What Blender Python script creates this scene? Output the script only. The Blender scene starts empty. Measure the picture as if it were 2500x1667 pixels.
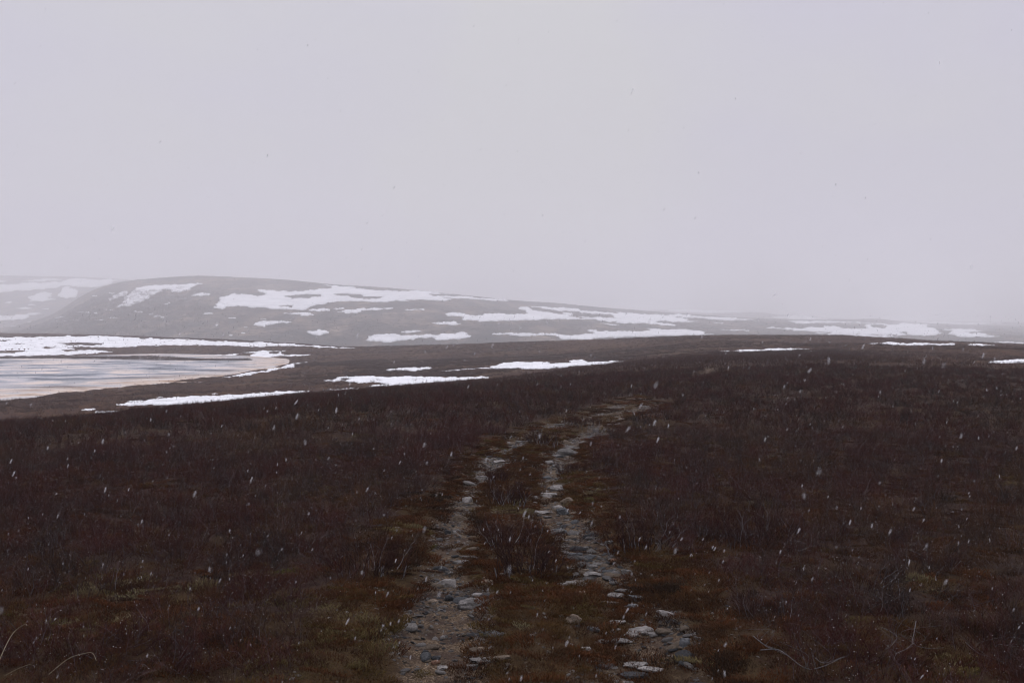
import bpy, math, random
import numpy as np
from mathutils import Vector, geometry as mgeo

# ------------------------------------------------------------------ camera, sky, sun, exposure
sc = bpy.context.scene
F, U0, H0 = 2431.0, 1250.0, 790.0          # focal length, optical axis and eye level in photograph pixels
EYE = 1.8
cam_data = bpy.data.cameras.new("camera")
cam = bpy.data.objects.new("camera", cam_data)
sc.collection.objects.link(cam)
cam.location = (0, 0, 0)
cam.rotation_euler = (math.pi / 2, 0, 0)
cam_data.sensor_width = 36.0
cam_data.lens = 36.0 * F / 2500.0
cam_data.shift_y = -(833.5 - H0) / 2500.0
cam_data.clip_start = 0.05
cam_data.clip_end = 12000
cam_data.dof.use_dof = True
cam_data.dof.focus_distance = 11.0
cam_data.dof.aperture_fstop = 5.2
sc.camera = cam

SUN_EL, SUN_AZ = math.radians(48), math.radians(20)
world = bpy.data.worlds.new("World")
sc.world = world
world.use_nodes = True
wn, wl = world.node_tree.nodes, world.node_tree.links
wn.clear()
wout = wn.new("ShaderNodeOutputWorld")
bg_sky = wn.new("ShaderNodeBackground"); bg_sky.inputs[1].default_value = 0.05
sky = wn.new("ShaderNodeTexSky"); sky.sky_type = 'NISHITA'; sky.sun_disc = False
sky.sun_elevation = SUN_EL; sky.sun_rotation = SUN_AZ; sky.dust_density = 4.0
wl.new(sky.outputs[0], bg_sky.inputs[0])
bg_cloud = wn.new("ShaderNodeBackground")                 # the closed cloud deck
tc = wn.new("ShaderNodeTexCoord")
sep = wn.new("ShaderNodeSeparateXYZ"); wl.new(tc.outputs["Generated"], sep.inputs[0])
ramp = wn.new("ShaderNodeValToRGB")
ramp.color_ramp.elements[0].position = 0.0; ramp.color_ramp.elements[0].color = (0.600, 0.597, 0.635, 1)
e_ = ramp.color_ramp.elements.new(0.30); e_.color = (0.625, 0.622, 0.662, 1)
ramp.color_ramp.elements[-1].position = 1.0; ramp.color_ramp.elements[-1].color = (1.80, 1.79, 1.89, 1)
wl.new(sep.outputs[2], ramp.inputs[0])
nz = wn.new("ShaderNodeTexNoise"); nz.inputs["Scale"].default_value = 2.3; nz.inputs["Detail"].default_value = 3.0
nz.inputs["Roughness"].default_value = 0.45
wmap = wn.new("ShaderNodeMapping"); wmap.inputs["Scale"].default_value = (1, 1, 1.8); wmap.inputs["Location"].default_value = (3.1, 0.4, 1.7)
wl.new(tc.outputs["Generated"], wmap.inputs[0]); wl.new(wmap.outputs[0], nz.inputs[0])
tint = wn.new("ShaderNodeValToRGB")
tint.color_ramp.elements[0].position = 0.36; tint.color_ramp.elements[0].color = (0.965, 0.945, 1.055, 1)
tint.color_ramp.elements[1].position = 0.60; tint.color_ramp.elements[1].color = (1.02, 1.02, 1.0, 1)
axn = wn.new("ShaderNodeMath"); axn.operation = 'ABSOLUTE'; wl.new(sep.outputs[0], axn.inputs[0])      # the deck is thinnest straight ahead
axm = wn.new("ShaderNodeMath"); axm.operation = 'MULTIPLY_ADD'; axm.inputs[1].default_value = -0.42; wl.new(axn.outputs[0], axm.inputs[0])
axo = wn.new("ShaderNodeMath"); axo.operation = 'ADD'; axo.inputs[1].default_value = 0.09; wl.new(nz.outputs["Fac"], axo.inputs[0]); wl.new(axo.outputs[0], axm.inputs[2])
wl.new(axm.outputs[0], tint.inputs[0])
mulc = wn.new("ShaderNodeMix"); mulc.data_type = 'RGBA'; mulc.blend_type = 'MULTIPLY'; mulc.inputs[0].default_value = 1.0
wl.new(ramp.outputs[0], mulc.inputs[6]); wl.new(tint.outputs[0], mulc.inputs[7])
wl.new(mulc.outputs[2], bg_cloud.inputs[0]); bg_cloud.inputs[1].default_value = 1.0
wmix = wn.new("ShaderNodeMixShader"); wmix.inputs[0].default_value = 0.97
wl.new(bg_sky.outputs[0], wmix.inputs[1]); wl.new(bg_cloud.outputs[0], wmix.inputs[2])
wl.new(wmix.outputs[0], wout.inputs[0])

sun_data = bpy.data.lights.new("sun", 'SUN'); sun_data.energy = 0.5; sun_data.angle = math.radians(60)
sun_data.color = (1.0, 0.97, 0.94)
sun = bpy.data.objects.new("sun", sun_data); sc.collection.objects.link(sun)
sd = Vector((math.sin(SUN_AZ) * math.cos(SUN_EL), math.cos(SUN_AZ) * math.cos(SUN_EL), math.sin(SUN_EL)))
sun.rotation_euler = sd.to_track_quat('Z', 'Y').to_euler()
vs = sc.view_settings
vs.view_transform = 'Standard'; vs.look = 'None'; vs.exposure = 0.0; vs.gamma = 1.0; vs.use_curve_mapping = False
sc.render.engine = 'CYCLES'
cy = sc.cycles
cy.max_bounces = 8; cy.diffuse_bounces = 3; cy.glossy_bounces = 2; cy.volume_bounces = 4; cy.transmission_bounces = 2
cy.transparent_max_bounces = 8
cy.use_denoising = True
cy.denoiser = 'OPENIMAGEDENOISE'
cy.use_adaptive_sampling = False
cy.filter_width = 1.0
cy.sample_clamp_indirect = 4.0

rng = np.random.default_rng(7)
random.seed(7)

# ------------------------------------------------------------------ helpers
def tag(o, label=None, cat=None, group=None, kind=None):
    if label: o["label"] = label
    if cat: o["category"] = cat
    if group: o["group"] = group
    if kind: o["kind"] = kind
    return o

def mesh_np(name, verts, faces, mats=(), smooth=True, attrs=None, mat_idx=None):
    """verts (N,3); faces (M,3) or (M,4)"""
    verts = np.asarray(verts, dtype=np.float32); faces = np.asarray(faces, dtype=np.int32)
    me = bpy.data.meshes.new(name)
    k = faces.shape[1]
    me.vertices.add(len(verts)); me.vertices.foreach_set("co", verts.ravel())
    me.loops.add(faces.size); me.loops.foreach_set("vertex_index", faces.ravel())
    me.polygons.add(len(faces))
    me.polygons.foreach_set("loop_start", np.arange(0, faces.size, k, dtype=np.int32))
    try: me.polygons.foreach_set("loop_total", np.full(len(faces), k, dtype=np.int32))
    except Exception: pass
    for m in mats: me.materials.append(m)
    if mat_idx is not None: me.polygons.foreach_set("material_index", np.asarray(mat_idx, dtype=np.int32))
    me.update(calc_edges=True)
    me.polygons.foreach_set("use_smooth", np.full(len(faces), smooth, dtype=bool))
    for an, av in (attrs or {}).items():
        a = me.attributes.new(an, 'FLOAT', 'POINT'); a.data.foreach_set("value", np.asarray(av, dtype=np.float32).ravel())
    me.validate()
    return me

def link(name, me, parent=None):
    o = bpy.data.objects.new(name, me); sc.collection.objects.link(o)
    if parent: o.parent = parent
    return o

def _hash(ix, iy, s):
    n = (ix.astype(np.int64) * 374761393 + iy.astype(np.int64) * 668265263 + s * 974634777) & 0xffffffff
    n = ((n ^ (n >> 13)) * 1274126177) & 0xffffffff
    return ((n ^ (n >> 16)) & 0xffff) / 65535.0

def vnoise(x, y, s=0):
    x = np.asarray(x, float); y = np.asarray(y, float)
    ix = np.floor(x); iy = np.floor(y); fx = x - ix; fy = y - iy
    fx = fx * fx * (3 - 2 * fx); fy = fy * fy * (3 - 2 * fy)
    a = _hash(ix, iy, s); b = _hash(ix + 1, iy, s); c = _hash(ix, iy + 1, s); d = _hash(ix + 1, iy + 1, s)
    return (a * (1 - fx) + b * fx) * (1 - fy) + (c * (1 - fx) + d * fx) * fy

def fbm(x, y, s=0, o=4, g=0.5):
    t = 0; a = 1; n = 0
    for k in range(o):
        t = t + a * (vnoise(x * 2 ** k + 17.3 * k, y * 2 ** k - 9.1 * k, s + k) - 0.5); n += a; a *= g
    return t / n * 2       # about -1..1

def sstep(a, b, x):
    t = np.clip((np.asarray(x, float) - a) / (b - a), 0, 1); return t * t * (3 - 2 * t)

def pchip_rows(A, ts):
    """A (R,C) at integer t; monotone cubic to ts"""
    d = A[1:] - A[:-1]
    m = np.zeros_like(A)
    p = d[1:] * d[:-1]
    with np.errstate(divide='ignore', invalid='ignore'):
        m[1:-1] = np.where(p > 0, 2 * p / (d[1:] + d[:-1]), 0)
    m[0] = d[0]; m[-1] = d[-1]
    k = np.clip(np.floor(ts).astype(int), 0, len(A) - 2); t = (ts - k)[:, None]
    h00 = 2 * t**3 - 3 * t**2 + 1; h10 = t**3 - 2 * t**2 + t; h01 = -2 * t**3 + 3 * t**2; h11 = t**3 - t**2
    return h00 * A[k] + h10 * m[k] + h01 * A[k + 1] + h11 * m[k + 1]

def pip(px, py, poly):
    inside = np.zeros(px.shape, bool); n = len(poly)
    for i in range(n):
        x1, y1 = poly[i]; x2, y2 = poly[(i + 1) % n]
        if y1 == y2: continue
        c = ((y1 > py) != (y2 > py)) & (px < (x2 - x1) * (py - y1) / (y2 - y1) + x1)
        inside ^= c
    return inside

class Terrain:
    """A sheet of ground given by profiles along bearings: distance Y and height Z on a (row, column) grid."""
    def __init__(self, ucols, keyU, keyY, keyZ, subdiv):
        self.U = np.asarray(ucols, float)
        keyU = np.asarray(keyU, float); keyY = np.asarray(keyY, float); keyZ = np.asarray(keyZ, float)   # (R,K)
        R = keyY.shape[0]
        LY = np.array([np.interp(self.U, keyU, np.log(keyY[r])) for r in range(R)])
        Z = np.array([np.interp(self.U, keyU, keyZ[r]) for r in range(R)])
        # round the corners between the surveyed bearings
        def smooth(A):
            k = 9
            P = np.pad(A, ((0, 0), (k, k)), mode='edge'); w = np.hanning(2 * k + 1); w /= w.sum()
            return np.array([np.convolve(r, w, 'valid') for r in P])
        LY = smooth(LY); Z = smooth(Z)
        ts = np.concatenate([np.linspace(i, i + 1, n, endpoint=False) for i, n in enumerate(subdiv)] + [[R - 1]])
        self.t = ts
        self.Y = np.exp(pchip_rows(LY, ts)); self.Z = pchip_rows(Z, ts)
        self.X = (self.U[None, :] - U0) / F * self.Y
    def finish(self):
        self.V = H0 - self.Z / self.Y * F
    def _hitcol(self, j, v):
        col = self.V[:, j]
        idx = np.argmax((col <= v) & (np.arange(len(col)) > 0))
        if col[idx] > v: return None
        a, b = col[idx - 1], col[idx]
        w = 0 if a == b else min(max((a - v) / (a - b), 0), 1)
        return self.Y[idx - 1, j] * (1 - w) + self.Y[idx, j] * w, self.t[idx]
    def hit(self, u, v):
        j = int(np.clip(np.searchsorted(self.U, u) - 1, 0, len(self.U) - 2))
        w = (u - self.U[j]) / (self.U[j + 1] - self.U[j])
        a = self._hitcol(j, v); b = self._hitcol(j + 1, v)
        if a is None and b is None: return None
        if a is None: a = b
        if b is None: b = a
        if abs(a[0] / b[0] - 1) > 0.12: y = a[0] if w < 0.5 else b[0]
        else: y = a[0] * (1 - w) + b[0] * w
        return Vector(((u - U0) / F * y, y, -(v - H0) / F * y))
    def height(self, x, y):
        x = np.atleast_1d(np.asarray(x, float)); y = np.atleast_1d(np.asarray(y, float))
        u = U0 + F * x / y
        out = np.zeros(len(x))
        js = np.clip(np.searchsorted(self.U, u) - 1, 0, len(self.U) - 2)
        for n in range(len(x)):
            j = js[n]; w = min(max((u[n] - self.U[j]) / (self.U[j + 1] - self.U[j]), 0), 1)
            out[n] = np.interp(y[n], self.Y[:, j], self.Z[:, j]) * (1 - w) + np.interp(y[n], self.Y[:, j + 1], self.Z[:, j + 1]) * w
        return out
    def grid_faces(self):
        R, C = self.Y.shape
        i = np.arange((R - 1) * (C - 1)); r = i // (C - 1); c = i % (C - 1)
        a = r * C + c
        return np.stack([a, a + 1, a + C + 1, a + C], 1)
    def verts(self):
        return np.stack([self.X.ravel(), self.Y.ravel(), self.Z.ravel()], 1)
    def scatter(self, n, weight):
        """n random points; weight (R-1,C-1) multiplies cell area"""
        X, Y, Z = self.X, self.Y, self.Z
        ax = X[:-1, 1:] - X[:-1, :-1]; ay = Y[1:, :-1] - Y[:-1, :-1]
        area = np.abs(ax * ay) * weight
        cdf = np.cumsum(area.ravel()); tot = cdf[-1]
        k = np.searchsorted(cdf, rng.random(n) * tot); k = np.clip(k, 0, len(cdf) - 1)
        C = X.shape[1] - 1; r = k // C; c = k % C; s = rng.random(n); t = rng.random(n)
        def bl(A): return (A[r, c] * (1 - s) + A[r, c + 1] * s) * (1 - t) + (A[r + 1, c] * (1 - s) + A[r + 1, c + 1] * s) * t
        return np.stack([bl(X), bl(Y), bl(Z)], 1), tot

# ------------------------------------------------------------------ materials
def mat(name):
    m = bpy.data.materials.new(name); m.use_nodes = True
    nt = m.node_tree; nt.nodes.clear()
    out = nt.nodes.new("ShaderNodeOutputMaterial"); b = nt.nodes.new("ShaderNodeBsdfPrincipled")
    nt.links.new(b.outputs[0], out.inputs[0])
    b.inputs["Roughness"].default_value = 0.9
    b.inputs["Specular IOR Level"].default_value = 0.04
    return m, nt, b

def N(nt, typ, **kw):
    n = nt.nodes.new(typ)
    for k, v in kw.items():
        if k in n.inputs: n.inputs[k].default_value = v
        else: setattr(n, k, v)
    return n

def noise(nt, vec, scale, detail=5, rough=0.55, sc3=None):
    if sc3 is not None:
        mp = N(nt, "ShaderNodeMapping"); mp.inputs["Scale"].default_value = sc3
        nt.links.new(vec, mp.inputs[0]); vec = mp.outputs[0]
    n = N(nt, "ShaderNodeTexNoise", Scale=scale, Detail=detail, Roughness=rough)
    nt.links.new(vec, n.inputs["Vector"]); return n.outputs["Fac"]

def cramp(nt, fac, stops):
    r = nt.nodes.new("ShaderNodeValToRGB"); e = r.color_ramp.elements
    while len(e) < len(stops): e.new(0.5)
    for i, (p, c) in enumerate(stops):
        e[i].position = p; e[i].color = (c, c, c, 1) if not hasattr(c, '__len__') else (*c, 1)
    nt.links.new(fac, r.inputs[0]); return r.outputs[0]

def mixc(nt, fac, a, b, mode='MIX'):
    m = nt.nodes.new("ShaderNodeMix"); m.data_type = 'RGBA'; m.blend_type = mode
    for s, i in ((fac, 0), (a, 6), (b, 7)):
        if hasattr(s, 'default_value'): nt.links.new(s, m.inputs[i])
        elif i == 0: m.inputs[0].default_value = s
        else: m.inputs[i].default_value = (*s, 1)
    return m.outputs[2]

def bump(nt, b, h, strength, dist):
    bp = N(nt, "ShaderNodeBump", Strength=strength, Distance=dist)
    nt.links.new(h, bp.inputs["Height"]); nt.links.new(bp.outputs[0], b.inputs["Normal"])

def pos(nt): return nt.nodes.new("ShaderNodeNewGeometry").outputs["Position"]
def attr(nt, name):
    a = nt.nodes.new("ShaderNodeAttribute"); a.attribute_name = name; return a.outputs["Fac"]

def ground_material():
    m, nt, b = mat("moor_soil")
    p = pos(nt)
    n1 = noise(nt, p, 1.7, 6, 0.6); n2 = noise(nt, p, 14, 6, 0.65); n3 = noise(nt, p, 70, 4, 0.7); nf = noise(nt, p, 0.09, 5, 0.6)
    heath = cramp(nt, n2, [(0.3, (0.020, 0.013, 0.012)), (0.5, (0.040, 0.024, 0.019)), (0.62, (0.050, 0.032, 0.020)), (0.78, (0.060, 0.050, 0.022))])
    moss = cramp(nt, n3, [(0.3, (0.022, 0.014, 0.008)), (0.5, (0.055, 0.032, 0.014)), (0.72, (0.095, 0.070, 0.03))])
    c = mixc(nt, cramp(nt, n1, [(0.5, 0.0), (0.66, 0.8)]), heath, moss)
    far = cramp(nt, nf, [(0.3, (0.028, 0.012, 0.009)), (0.5, (0.046, 0.021, 0.013)), (0.7, (0.072, 0.039, 0.020))])
    far = mixc(nt, 0.8, far, cramp(nt, noise(nt, p, 2.2, 5, 0.7), [(0.36, 0.35), (0.64, 1.8)]), 'MULTIPLY')
    c = mixc(nt, attr(nt, "far"), c, far)
    c = mixc(nt, attr(nt, "moss"), c, moss)
    dirt = cramp(nt, n3, [(0.30, (0.032, 0.022, 0.016)), (0.45, (0.080, 0.054, 0.036)), (0.55, (0.145, 0.102, 0.067)), (0.66, (0.29, 0.23, 0.165))])
    dirt2 = mixc(nt, cramp(nt, noise(nt, p, 5.5, 4, 0.6), [(0.42, 0.0), (0.62, 1.0)]), dirt, (0.052, 0.035, 0.028))
    c = mixc(nt, attr(nt, "bare"), c, dirt2)
    nt.links.new(c, b.inputs["Base Color"])
    bump(nt, b, n3, 0.9, 0.03)
    return m

def hill_material():
    m, nt, b = mat("hill_heath")
    p = pos(nt)
    n1 = noise(nt, p, 0.03, 7, 0.7, (1, 0.35, 1)); n2 = noise(nt, p, 0.11, 7, 0.75)
    c = cramp(nt, n1, [(0.38, (0.010, 0.009, 0.009)), (0.5, (0.045, 0.033, 0.028)), (0.62, (0.13, 0.095, 0.07))])
    c = mixc(nt, 0.9, c, cramp(nt, n2, [(0.40, 0.2), (0.60, 2.0)]), 'MULTIPLY')
    nt.links.new(c, b.inputs["Base Color"]); return m

def snow_material(name="old_snow", relief=True):
    m, nt, b = mat(name)
    p = pos(nt)
    c = cramp(nt, noise(nt, p, 0.25 if relief else 0.05, 6, 0.65), [(0.36, (0.60, 0.605, 0.62)), (0.54, (0.77, 0.775, 0.79))] if relief else [(0.36, (0.58, 0.585, 0.60)), (0.56, (0.72, 0.725, 0.74))])
    c = mixc(nt, cramp(nt, noise(nt, p, 1.3, 5, 0.7), [(0.68, 0.0), (0.8, 0.4)]), c, (0.45, 0.40, 0.36))
    nt.links.new(c, b.inputs["Base Color"]); b.inputs["Roughness"].default_value = 0.7
    if relief: bump(nt, b, noise(nt, p, 1.5, 4, 0.5), 0.3, 0.2)
    return m

def ice_material():
    m, nt, b = mat("wet_lake_ice")
    p = pos(nt)
    s1 = noise(nt, p, 1.0, 6, 0.62, (0.055, 0.085, 0.2)); s2 = noise(nt, p, 1.0, 8, 0.7, (0.10, 0.17, 0.2))
    sh = attr(nt, "shore")
    ice = cramp(nt, s1, [(0.43, (0.13, 0.14, 0.16)), (0.465, (0.30, 0.31, 0.34)), (0.52, (0.46, 0.44, 0.45)), (0.58, (0.62, 0.53, 0.47))])
    ice = mixc(nt, cramp(nt, s2, [(0.52, 0.0), (0.56, 0.8)]), ice, (0.21, 0.23, 0.26))
    stain = cramp(nt, s2, [(0.42, (0.24, 0.15, 0.10)), (0.47, (0.44, 0.33, 0.25)), (0.53, (0.60, 0.51, 0.44)), (0.58, (0.46, 0.44, 0.44))])
    c = mixc(nt, sh, ice, stain)
    nt.links.new(c, b.inputs["Base Color"])
    nt.links.new(cramp(nt, s2, [(0.4, 0.95), (0.65, 0.6)]), b.inputs["Roughness"])
    b.inputs["Specular IOR Level"].default_value = 0.06
    return m

def stone_material(name, base, lich=0.5):
    m, nt, b = mat(name)
    tcn = nt.nodes.new("ShaderNodeTexCoord").outputs["Object"]
    oi = nt.nodes.new("ShaderNodeObjectInfo")
    add = N(nt, "ShaderNodeVectorMath"); add.operation = 'ADD'
    nt.links.new(tcn, add.inputs[0]); nt.links.new(oi.outputs["Location"], add.inputs[1]); v = add.outputs[0]
    n1 = noise(nt, v, 9, 6, 0.65); n2 = noise(nt, v, 60, 5, 0.7)
    b0 = np.array(base)
    c = cramp(nt, n1, [(0.3, tuple(b0 * 0.5)), (0.5, tuple(b0)), (0.7, tuple(np.minimum(b0 * 1.5, 0.8)))])
    c = mixc(nt, 0.75, c, cramp(nt, n2, [(0.3, 0.45), (0.7, 1.5)]), 'MULTIPLY')
    c = mixc(nt, cramp(nt, noise(nt, v, 16, 5, 0.6), [(0.60, 0.0), (0.66, lich)]), c, (0.05, 0.047, 0.042))
    c = mixc(nt, cramp(nt, noise(nt, v, 21, 3, 0.6), [(0.66, 0.0), (0.72, 0.8)]), c, (0.27, 0.27, 0.25))
    nt.links.new(c, b.inputs["Base Color"]); b.inputs["Roughness"].default_value = 0.75
    bump(nt, b, n2, 1.0, 0.02)
    return m

def twig_material(name, cols, patch=0.5):
    """cols: stops over a slow noise of where the plant grows"""
    m, nt, b = mat(name)
    oi = nt.nodes.new("ShaderNodeObjectInfo")
    pn = noise(nt, oi.outputs["Location"], patch, 4, 0.6)
    mx = N(nt, "ShaderNodeMath"); mx.operation = 'MULTIPLY_ADD'; mx.inputs[1].default_value = 0.34
    nt.links.new(oi.outputs["Random"], mx.inputs[0])
    ad = N(nt, "ShaderNodeMath"); ad.operation = 'SUBTRACT'; ad.inputs[1].default_value = 0.17
    nt.links.new(pn, ad.inputs[0]); nt.links.new(ad.outputs[0], mx.inputs[2])
    c = cramp(nt, mx.outputs[0], cols)
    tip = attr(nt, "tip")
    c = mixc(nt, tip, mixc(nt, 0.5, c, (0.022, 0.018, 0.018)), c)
    # here and there a pale grey, weathered stem
    c = mixc(nt, attr(nt, "grey"), c, (0.26, 0.25, 0.26))
    nt.links.new(c, b.inputs["Base Color"]); b.inputs["Roughness"].default_value = 0.7
    b.inputs["Specular IOR Level"].default_value = 0.04
    return m

def flat_material(name, col, rough=0.8, var=0.3, scale=30):
    m, nt, b = mat(name)
    v = nt.nodes.new("ShaderNodeTexCoord").outputs["Object"]
    c0 = np.array(col)
    nt.links.new(cramp(nt, noise(nt, v, scale, 5, 0.6), [(0.3, tuple(c0 * (1 - var))), (0.7, tuple(np.minimum(c0 * (1 + var), 1)))]), b.inputs["Base Color"])
    b.inputs["Roughness"].default_value = rough
    return m

M_ground = ground_material(); M_hill = hill_material(); M_snow = snow_material(); M_snow_hill = snow_material("hill_snow", False); M_ice = ice_material()
M_st = dict(grey=stone_material("grey_gneiss", (0.14, 0.13, 0.123)), pale=stone_material("pale_quartzite", (0.23, 0.213, 0.20), 0.3),
            dark=stone_material("dark_slate", (0.055, 0.055, 0.058)), blue=stone_material("bluish_slate", (0.10, 0.102, 0.106), 0.3),
            tan=stone_material("tan_sandstone", (0.16, 0.125, 0.095)), red=stone_material("reddish_sandstone", (0.14, 0.08, 0.055), 0.3))
M_birch = twig_material("dwarf_birch_bark", [(0.2, (0.034, 0.010, 0.009)), (0.40, (0.062, 0.016, 0.012)), (0.50, (0.042, 0.015, 0.012)), (0.57, (0.022, 0.018, 0.017)), (0.68, (0.060, 0.026, 0.011)), (0.8, (0.090, 0.042, 0.015))], 0.35)
M_bush = twig_material("birch_bush_bark", [(0.2, (0.026, 0.011, 0.010)), (0.5, (0.036, 0.014, 0.012)), (0.8, (0.046, 0.022, 0.014))], 0.6)
M_birch_far = twig_material("dwarf_birch_far", [(0.2, (0.042, 0.014, 0.012)), (0.5, (0.052, 0.020, 0.014)), (0.8, (0.070, 0.036, 0.019))], 0.05)
M_cover = twig_material("crowberry_and_moss", [(0.2, (0.018, 0.013, 0.009)), (0.34, (0.046, 0.022, 0.011)), (0.45, (0.100, 0.036, 0.012)), (0.54, (0.046, 0.022, 0.011)), (0.63, (0.085, 0.042, 0.014)), (0.74, (0.085, 0.058, 0.018)), (0.82, (0.16, 0.13, 0.06))], 0.6)
M_lichen = twig_material("pale_lichen_and_moss", [(0.3, (0.075, 0.048, 0.018)), (0.45, (0.14, 0.105, 0.04)), (0.55, (0.21, 0.175, 0.10)), (0.7, (0.085, 0.078, 0.018))], 1.4)
M_grass = twig_material("withered_grass", [(0.25, (0.10, 0.06, 0.028)), (0.5, (0.16, 0.10, 0.045)), (0.75, (0.24, 0.19, 0.11))], 0.8)
M_grain_glint = flat_material("snow_grain_and_glint", (0.8, 0.8, 0.82))  # white specks on twigs: snow grains, also painted glints of the twig tips
M_flake = flat_material("snow_flake", (0.9, 0.9, 0.93), 0.6, 0.05)
_nt = M_flake.node_tree; _o = next(n for n in _nt.nodes if n.type == 'OUTPUT_MATERIAL'); _b = next(n for n in _nt.nodes if n.type == 'BSDF_PRINCIPLED')
_tl = _nt.nodes.new("ShaderNodeBsdfTranslucent"); _tl.inputs[0].default_value = (0.95, 0.95, 0.97, 1)
_tp = _nt.nodes.new("ShaderNodeBsdfTransparent"); _m1 = _nt.nodes.new("ShaderNodeMixShader"); _m2 = _nt.nodes.new("ShaderNodeMixShader")
_m1.inputs[0].default_value = 0.5; _m2.inputs[0].default_value = 0.76        # a loose flake: half of it is gaps
_nt.links.new(_b.outputs[0], _m1.inputs[1]); _nt.links.new(_tl.outputs[0], _m1.inputs[2])
_nt.links.new(_m1.outputs[0], _m2.inputs[1]); _nt.links.new(_tp.outputs[0], _m2.inputs[2]); _nt.links.new(_m2.outputs[0], _o.inputs[0])
M_wood = flat_material("weathered_wood", (0.10, 0.095, 0.095), 0.8, 0.5, 60)
M_straw = flat_material("dry_straw", (0.22, 0.19, 0.13), 0.6, 0.25, 40)

# ------------------------------------------------------------------ the moor and lake basin
ucols = np.concatenate([np.arange(-1500, -100, 35), np.arange(-100, 2600, 6.5), np.arange(2600, 4001, 35)])
KU = [-1500, 0, 200, 400, 560, 640, 700, 830, 1190, 1500, 1730, 2050, 2300, 2500, 4000]
LAKE = -10.0
def zv(v, Y): return -(v - H0) / F * Y
crV = [1092, 1028, 1012, 990, 976, 969, 962, 951, 922, 886, 861, 852, 860, 872, 905]
crY = [45, 48, 50, 55, 58, 60, 61, 64, 75, 95, 118, 130, 112, 100, 90]
z20 = [-2.8, -2.35, -2.25, -2.15, -2.08, -2.04, -2.0, -1.95, -1.88, -1.85, -1.85, -1.85, -1.9, -1.95, -2.0]
# rows beyond the crest: (distance, height) per bearing
back = {
 -1500: [(56, -7.2), (80, -8.8), (100, -10.0), (115, -10.9), (250, -11.2), (300, -9.9), (500, -2.0)],
 0:     [(62, -7.3), (92, -8.7), (127, -10.0), (140, -10.9), (270, -11.2), (304, -9.9), (450, zv(813, 450))],
 200:   [(66, -7.2), (98, -8.7), (144, -10.0), (158, -10.9), (275, -11.2), (318, -9.9), (435, zv(817, 435))],
 400:   [(72, -7.0), (110, -8.7), (173, -10.0), (188, -10.9), (290, -11.2), (338, -9.9), (420, zv(823, 420))],
 560:   [(76, -6.9), (125, -8.8), (190, -10.0), (202, -10.8), (284, -11.0), (322, -9.9), (395, zv(830, 395))],
 640:   [(78, -6.85), (134, -8.85), (218, -10.0), (230, -10.6), (280, -10.7), (308, -9.9), (382, zv(834, 382))],
 700:   [(80, -6.8), (140, -8.9), (246, -9.7), (256, -9.75), (275, -9.75), (290, -9.65), (370, zv(838, 370))],
 830:   [(85, -6.6), (150, -8.7), (245, -9.3), (262, -9.2), (280, -9.1), (298, -8.9), (350, zv(848, 350))],
 1190:  [(98, -6.0), (150, -7.6), (225, -7.9), (245, -7.8), (265, -7.6), (285, -7.3), (330, zv(839, 330))],
 1500:  [(115, -4.7), (158, -5.75), (195, -5.9), (215, -5.8), (235, -5.6), (260, -5.2), (300, zv(827, 300))],
 1730:  [(134, -3.95), (165, -4.3), (195, -4.25), (215, -4.1), (235, -3.95), (255, -3.75), (290, zv(819, 290))],
 2050:  [(148, -3.55), (172, -3.75), (195, -3.75), (210, -3.7), (225, -3.6), (240, -3.5), (270, zv(820, 270))],
 2300:  [(132, -3.8), (150, -3.9), (170, -3.95), (185, -4.0), (200, -4.0), (215, -4.05), (245, zv(832, 245))],
 2500:  [(120, -3.7), (137, -4.0), (152, -4.2), (165, -4.35), (180, -4.5), (195, -4.65), (230, zv(842, 230))],
 4000:  [(110, -5.2), (125, -5.6), (140, -5.9), (150, -6.0), (165, -6.2), (180, -6.4), (200, zv(872, 200))],
}
kY, kZ = [], []
for i, u in enumerate(KU):
    cz = zv(crV[i], crY[i]) - 0.32; y4 = math.sqrt(20 * crY[i]); z4 = z20[i] + (cz - z20[i]) * ((y4 - 20) / (crY[i] - 20)) ** 1.2
    ys = [1.0, 5.0, 10.0, 20.0, y4, crY[i]] + [p[0] for p in back[u]]
    zs = [-EYE, -EYE, -EYE - 0.03 + (z20[i] + 1.85) * 0.25, z20[i], z4, cz] + [p[1] for p in back[u]]
    ys += [ys[-1] * 1.25, ys[-1] * 2.2]; zs += [zs[-1] - 4, min(zs[-1] - 12, -18)]
    kY.append(ys); kZ.append(zs)
moor = Terrain(ucols, KU, np.array(kY).T, np.array(kZ).T, [14, 120, 105, 80, 70, 14, 34, 44, 8, 8, 10, 50, 5, 5])

# the two ruts, traced along the ground
def trace(pts):
    out = []
    for u, v in pts:
        h = moor.hit(u, v); out.append((h.x, h.y))
    return np.array(out)
moor.finish()
RUT_L = trace([(1085, 1900), (1085, 1667), (1075, 1560), (1090, 1450), (1100, 1330), (1118, 1260), (1142, 1200), (1178, 1150), (1222, 1110), (1262, 1085), (1298, 1056), (1350, 1036), (1420, 1022), (1458, 1012), (1491, 1000), (1528, 982), (1548, 968)])
RUT_R = trace([(1560, 1900), (1545, 1667), (1545, 1600), (1535, 1520), (1505, 1450), (1452, 1385), (1410, 1330), (1375, 1275), (1348, 1225), (1340, 1180), (1352, 1140), (1385, 1098), (1418, 1066), (1448, 1050), (1478, 1030), (1500, 1020), (1565, 1000), (1605, 985)])
RUT_F = trace([(1690, 921), (1715, 915), (1735, 908), (1728, 900), (1740, 894), (1758, 897), (1772, 903)])
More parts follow.
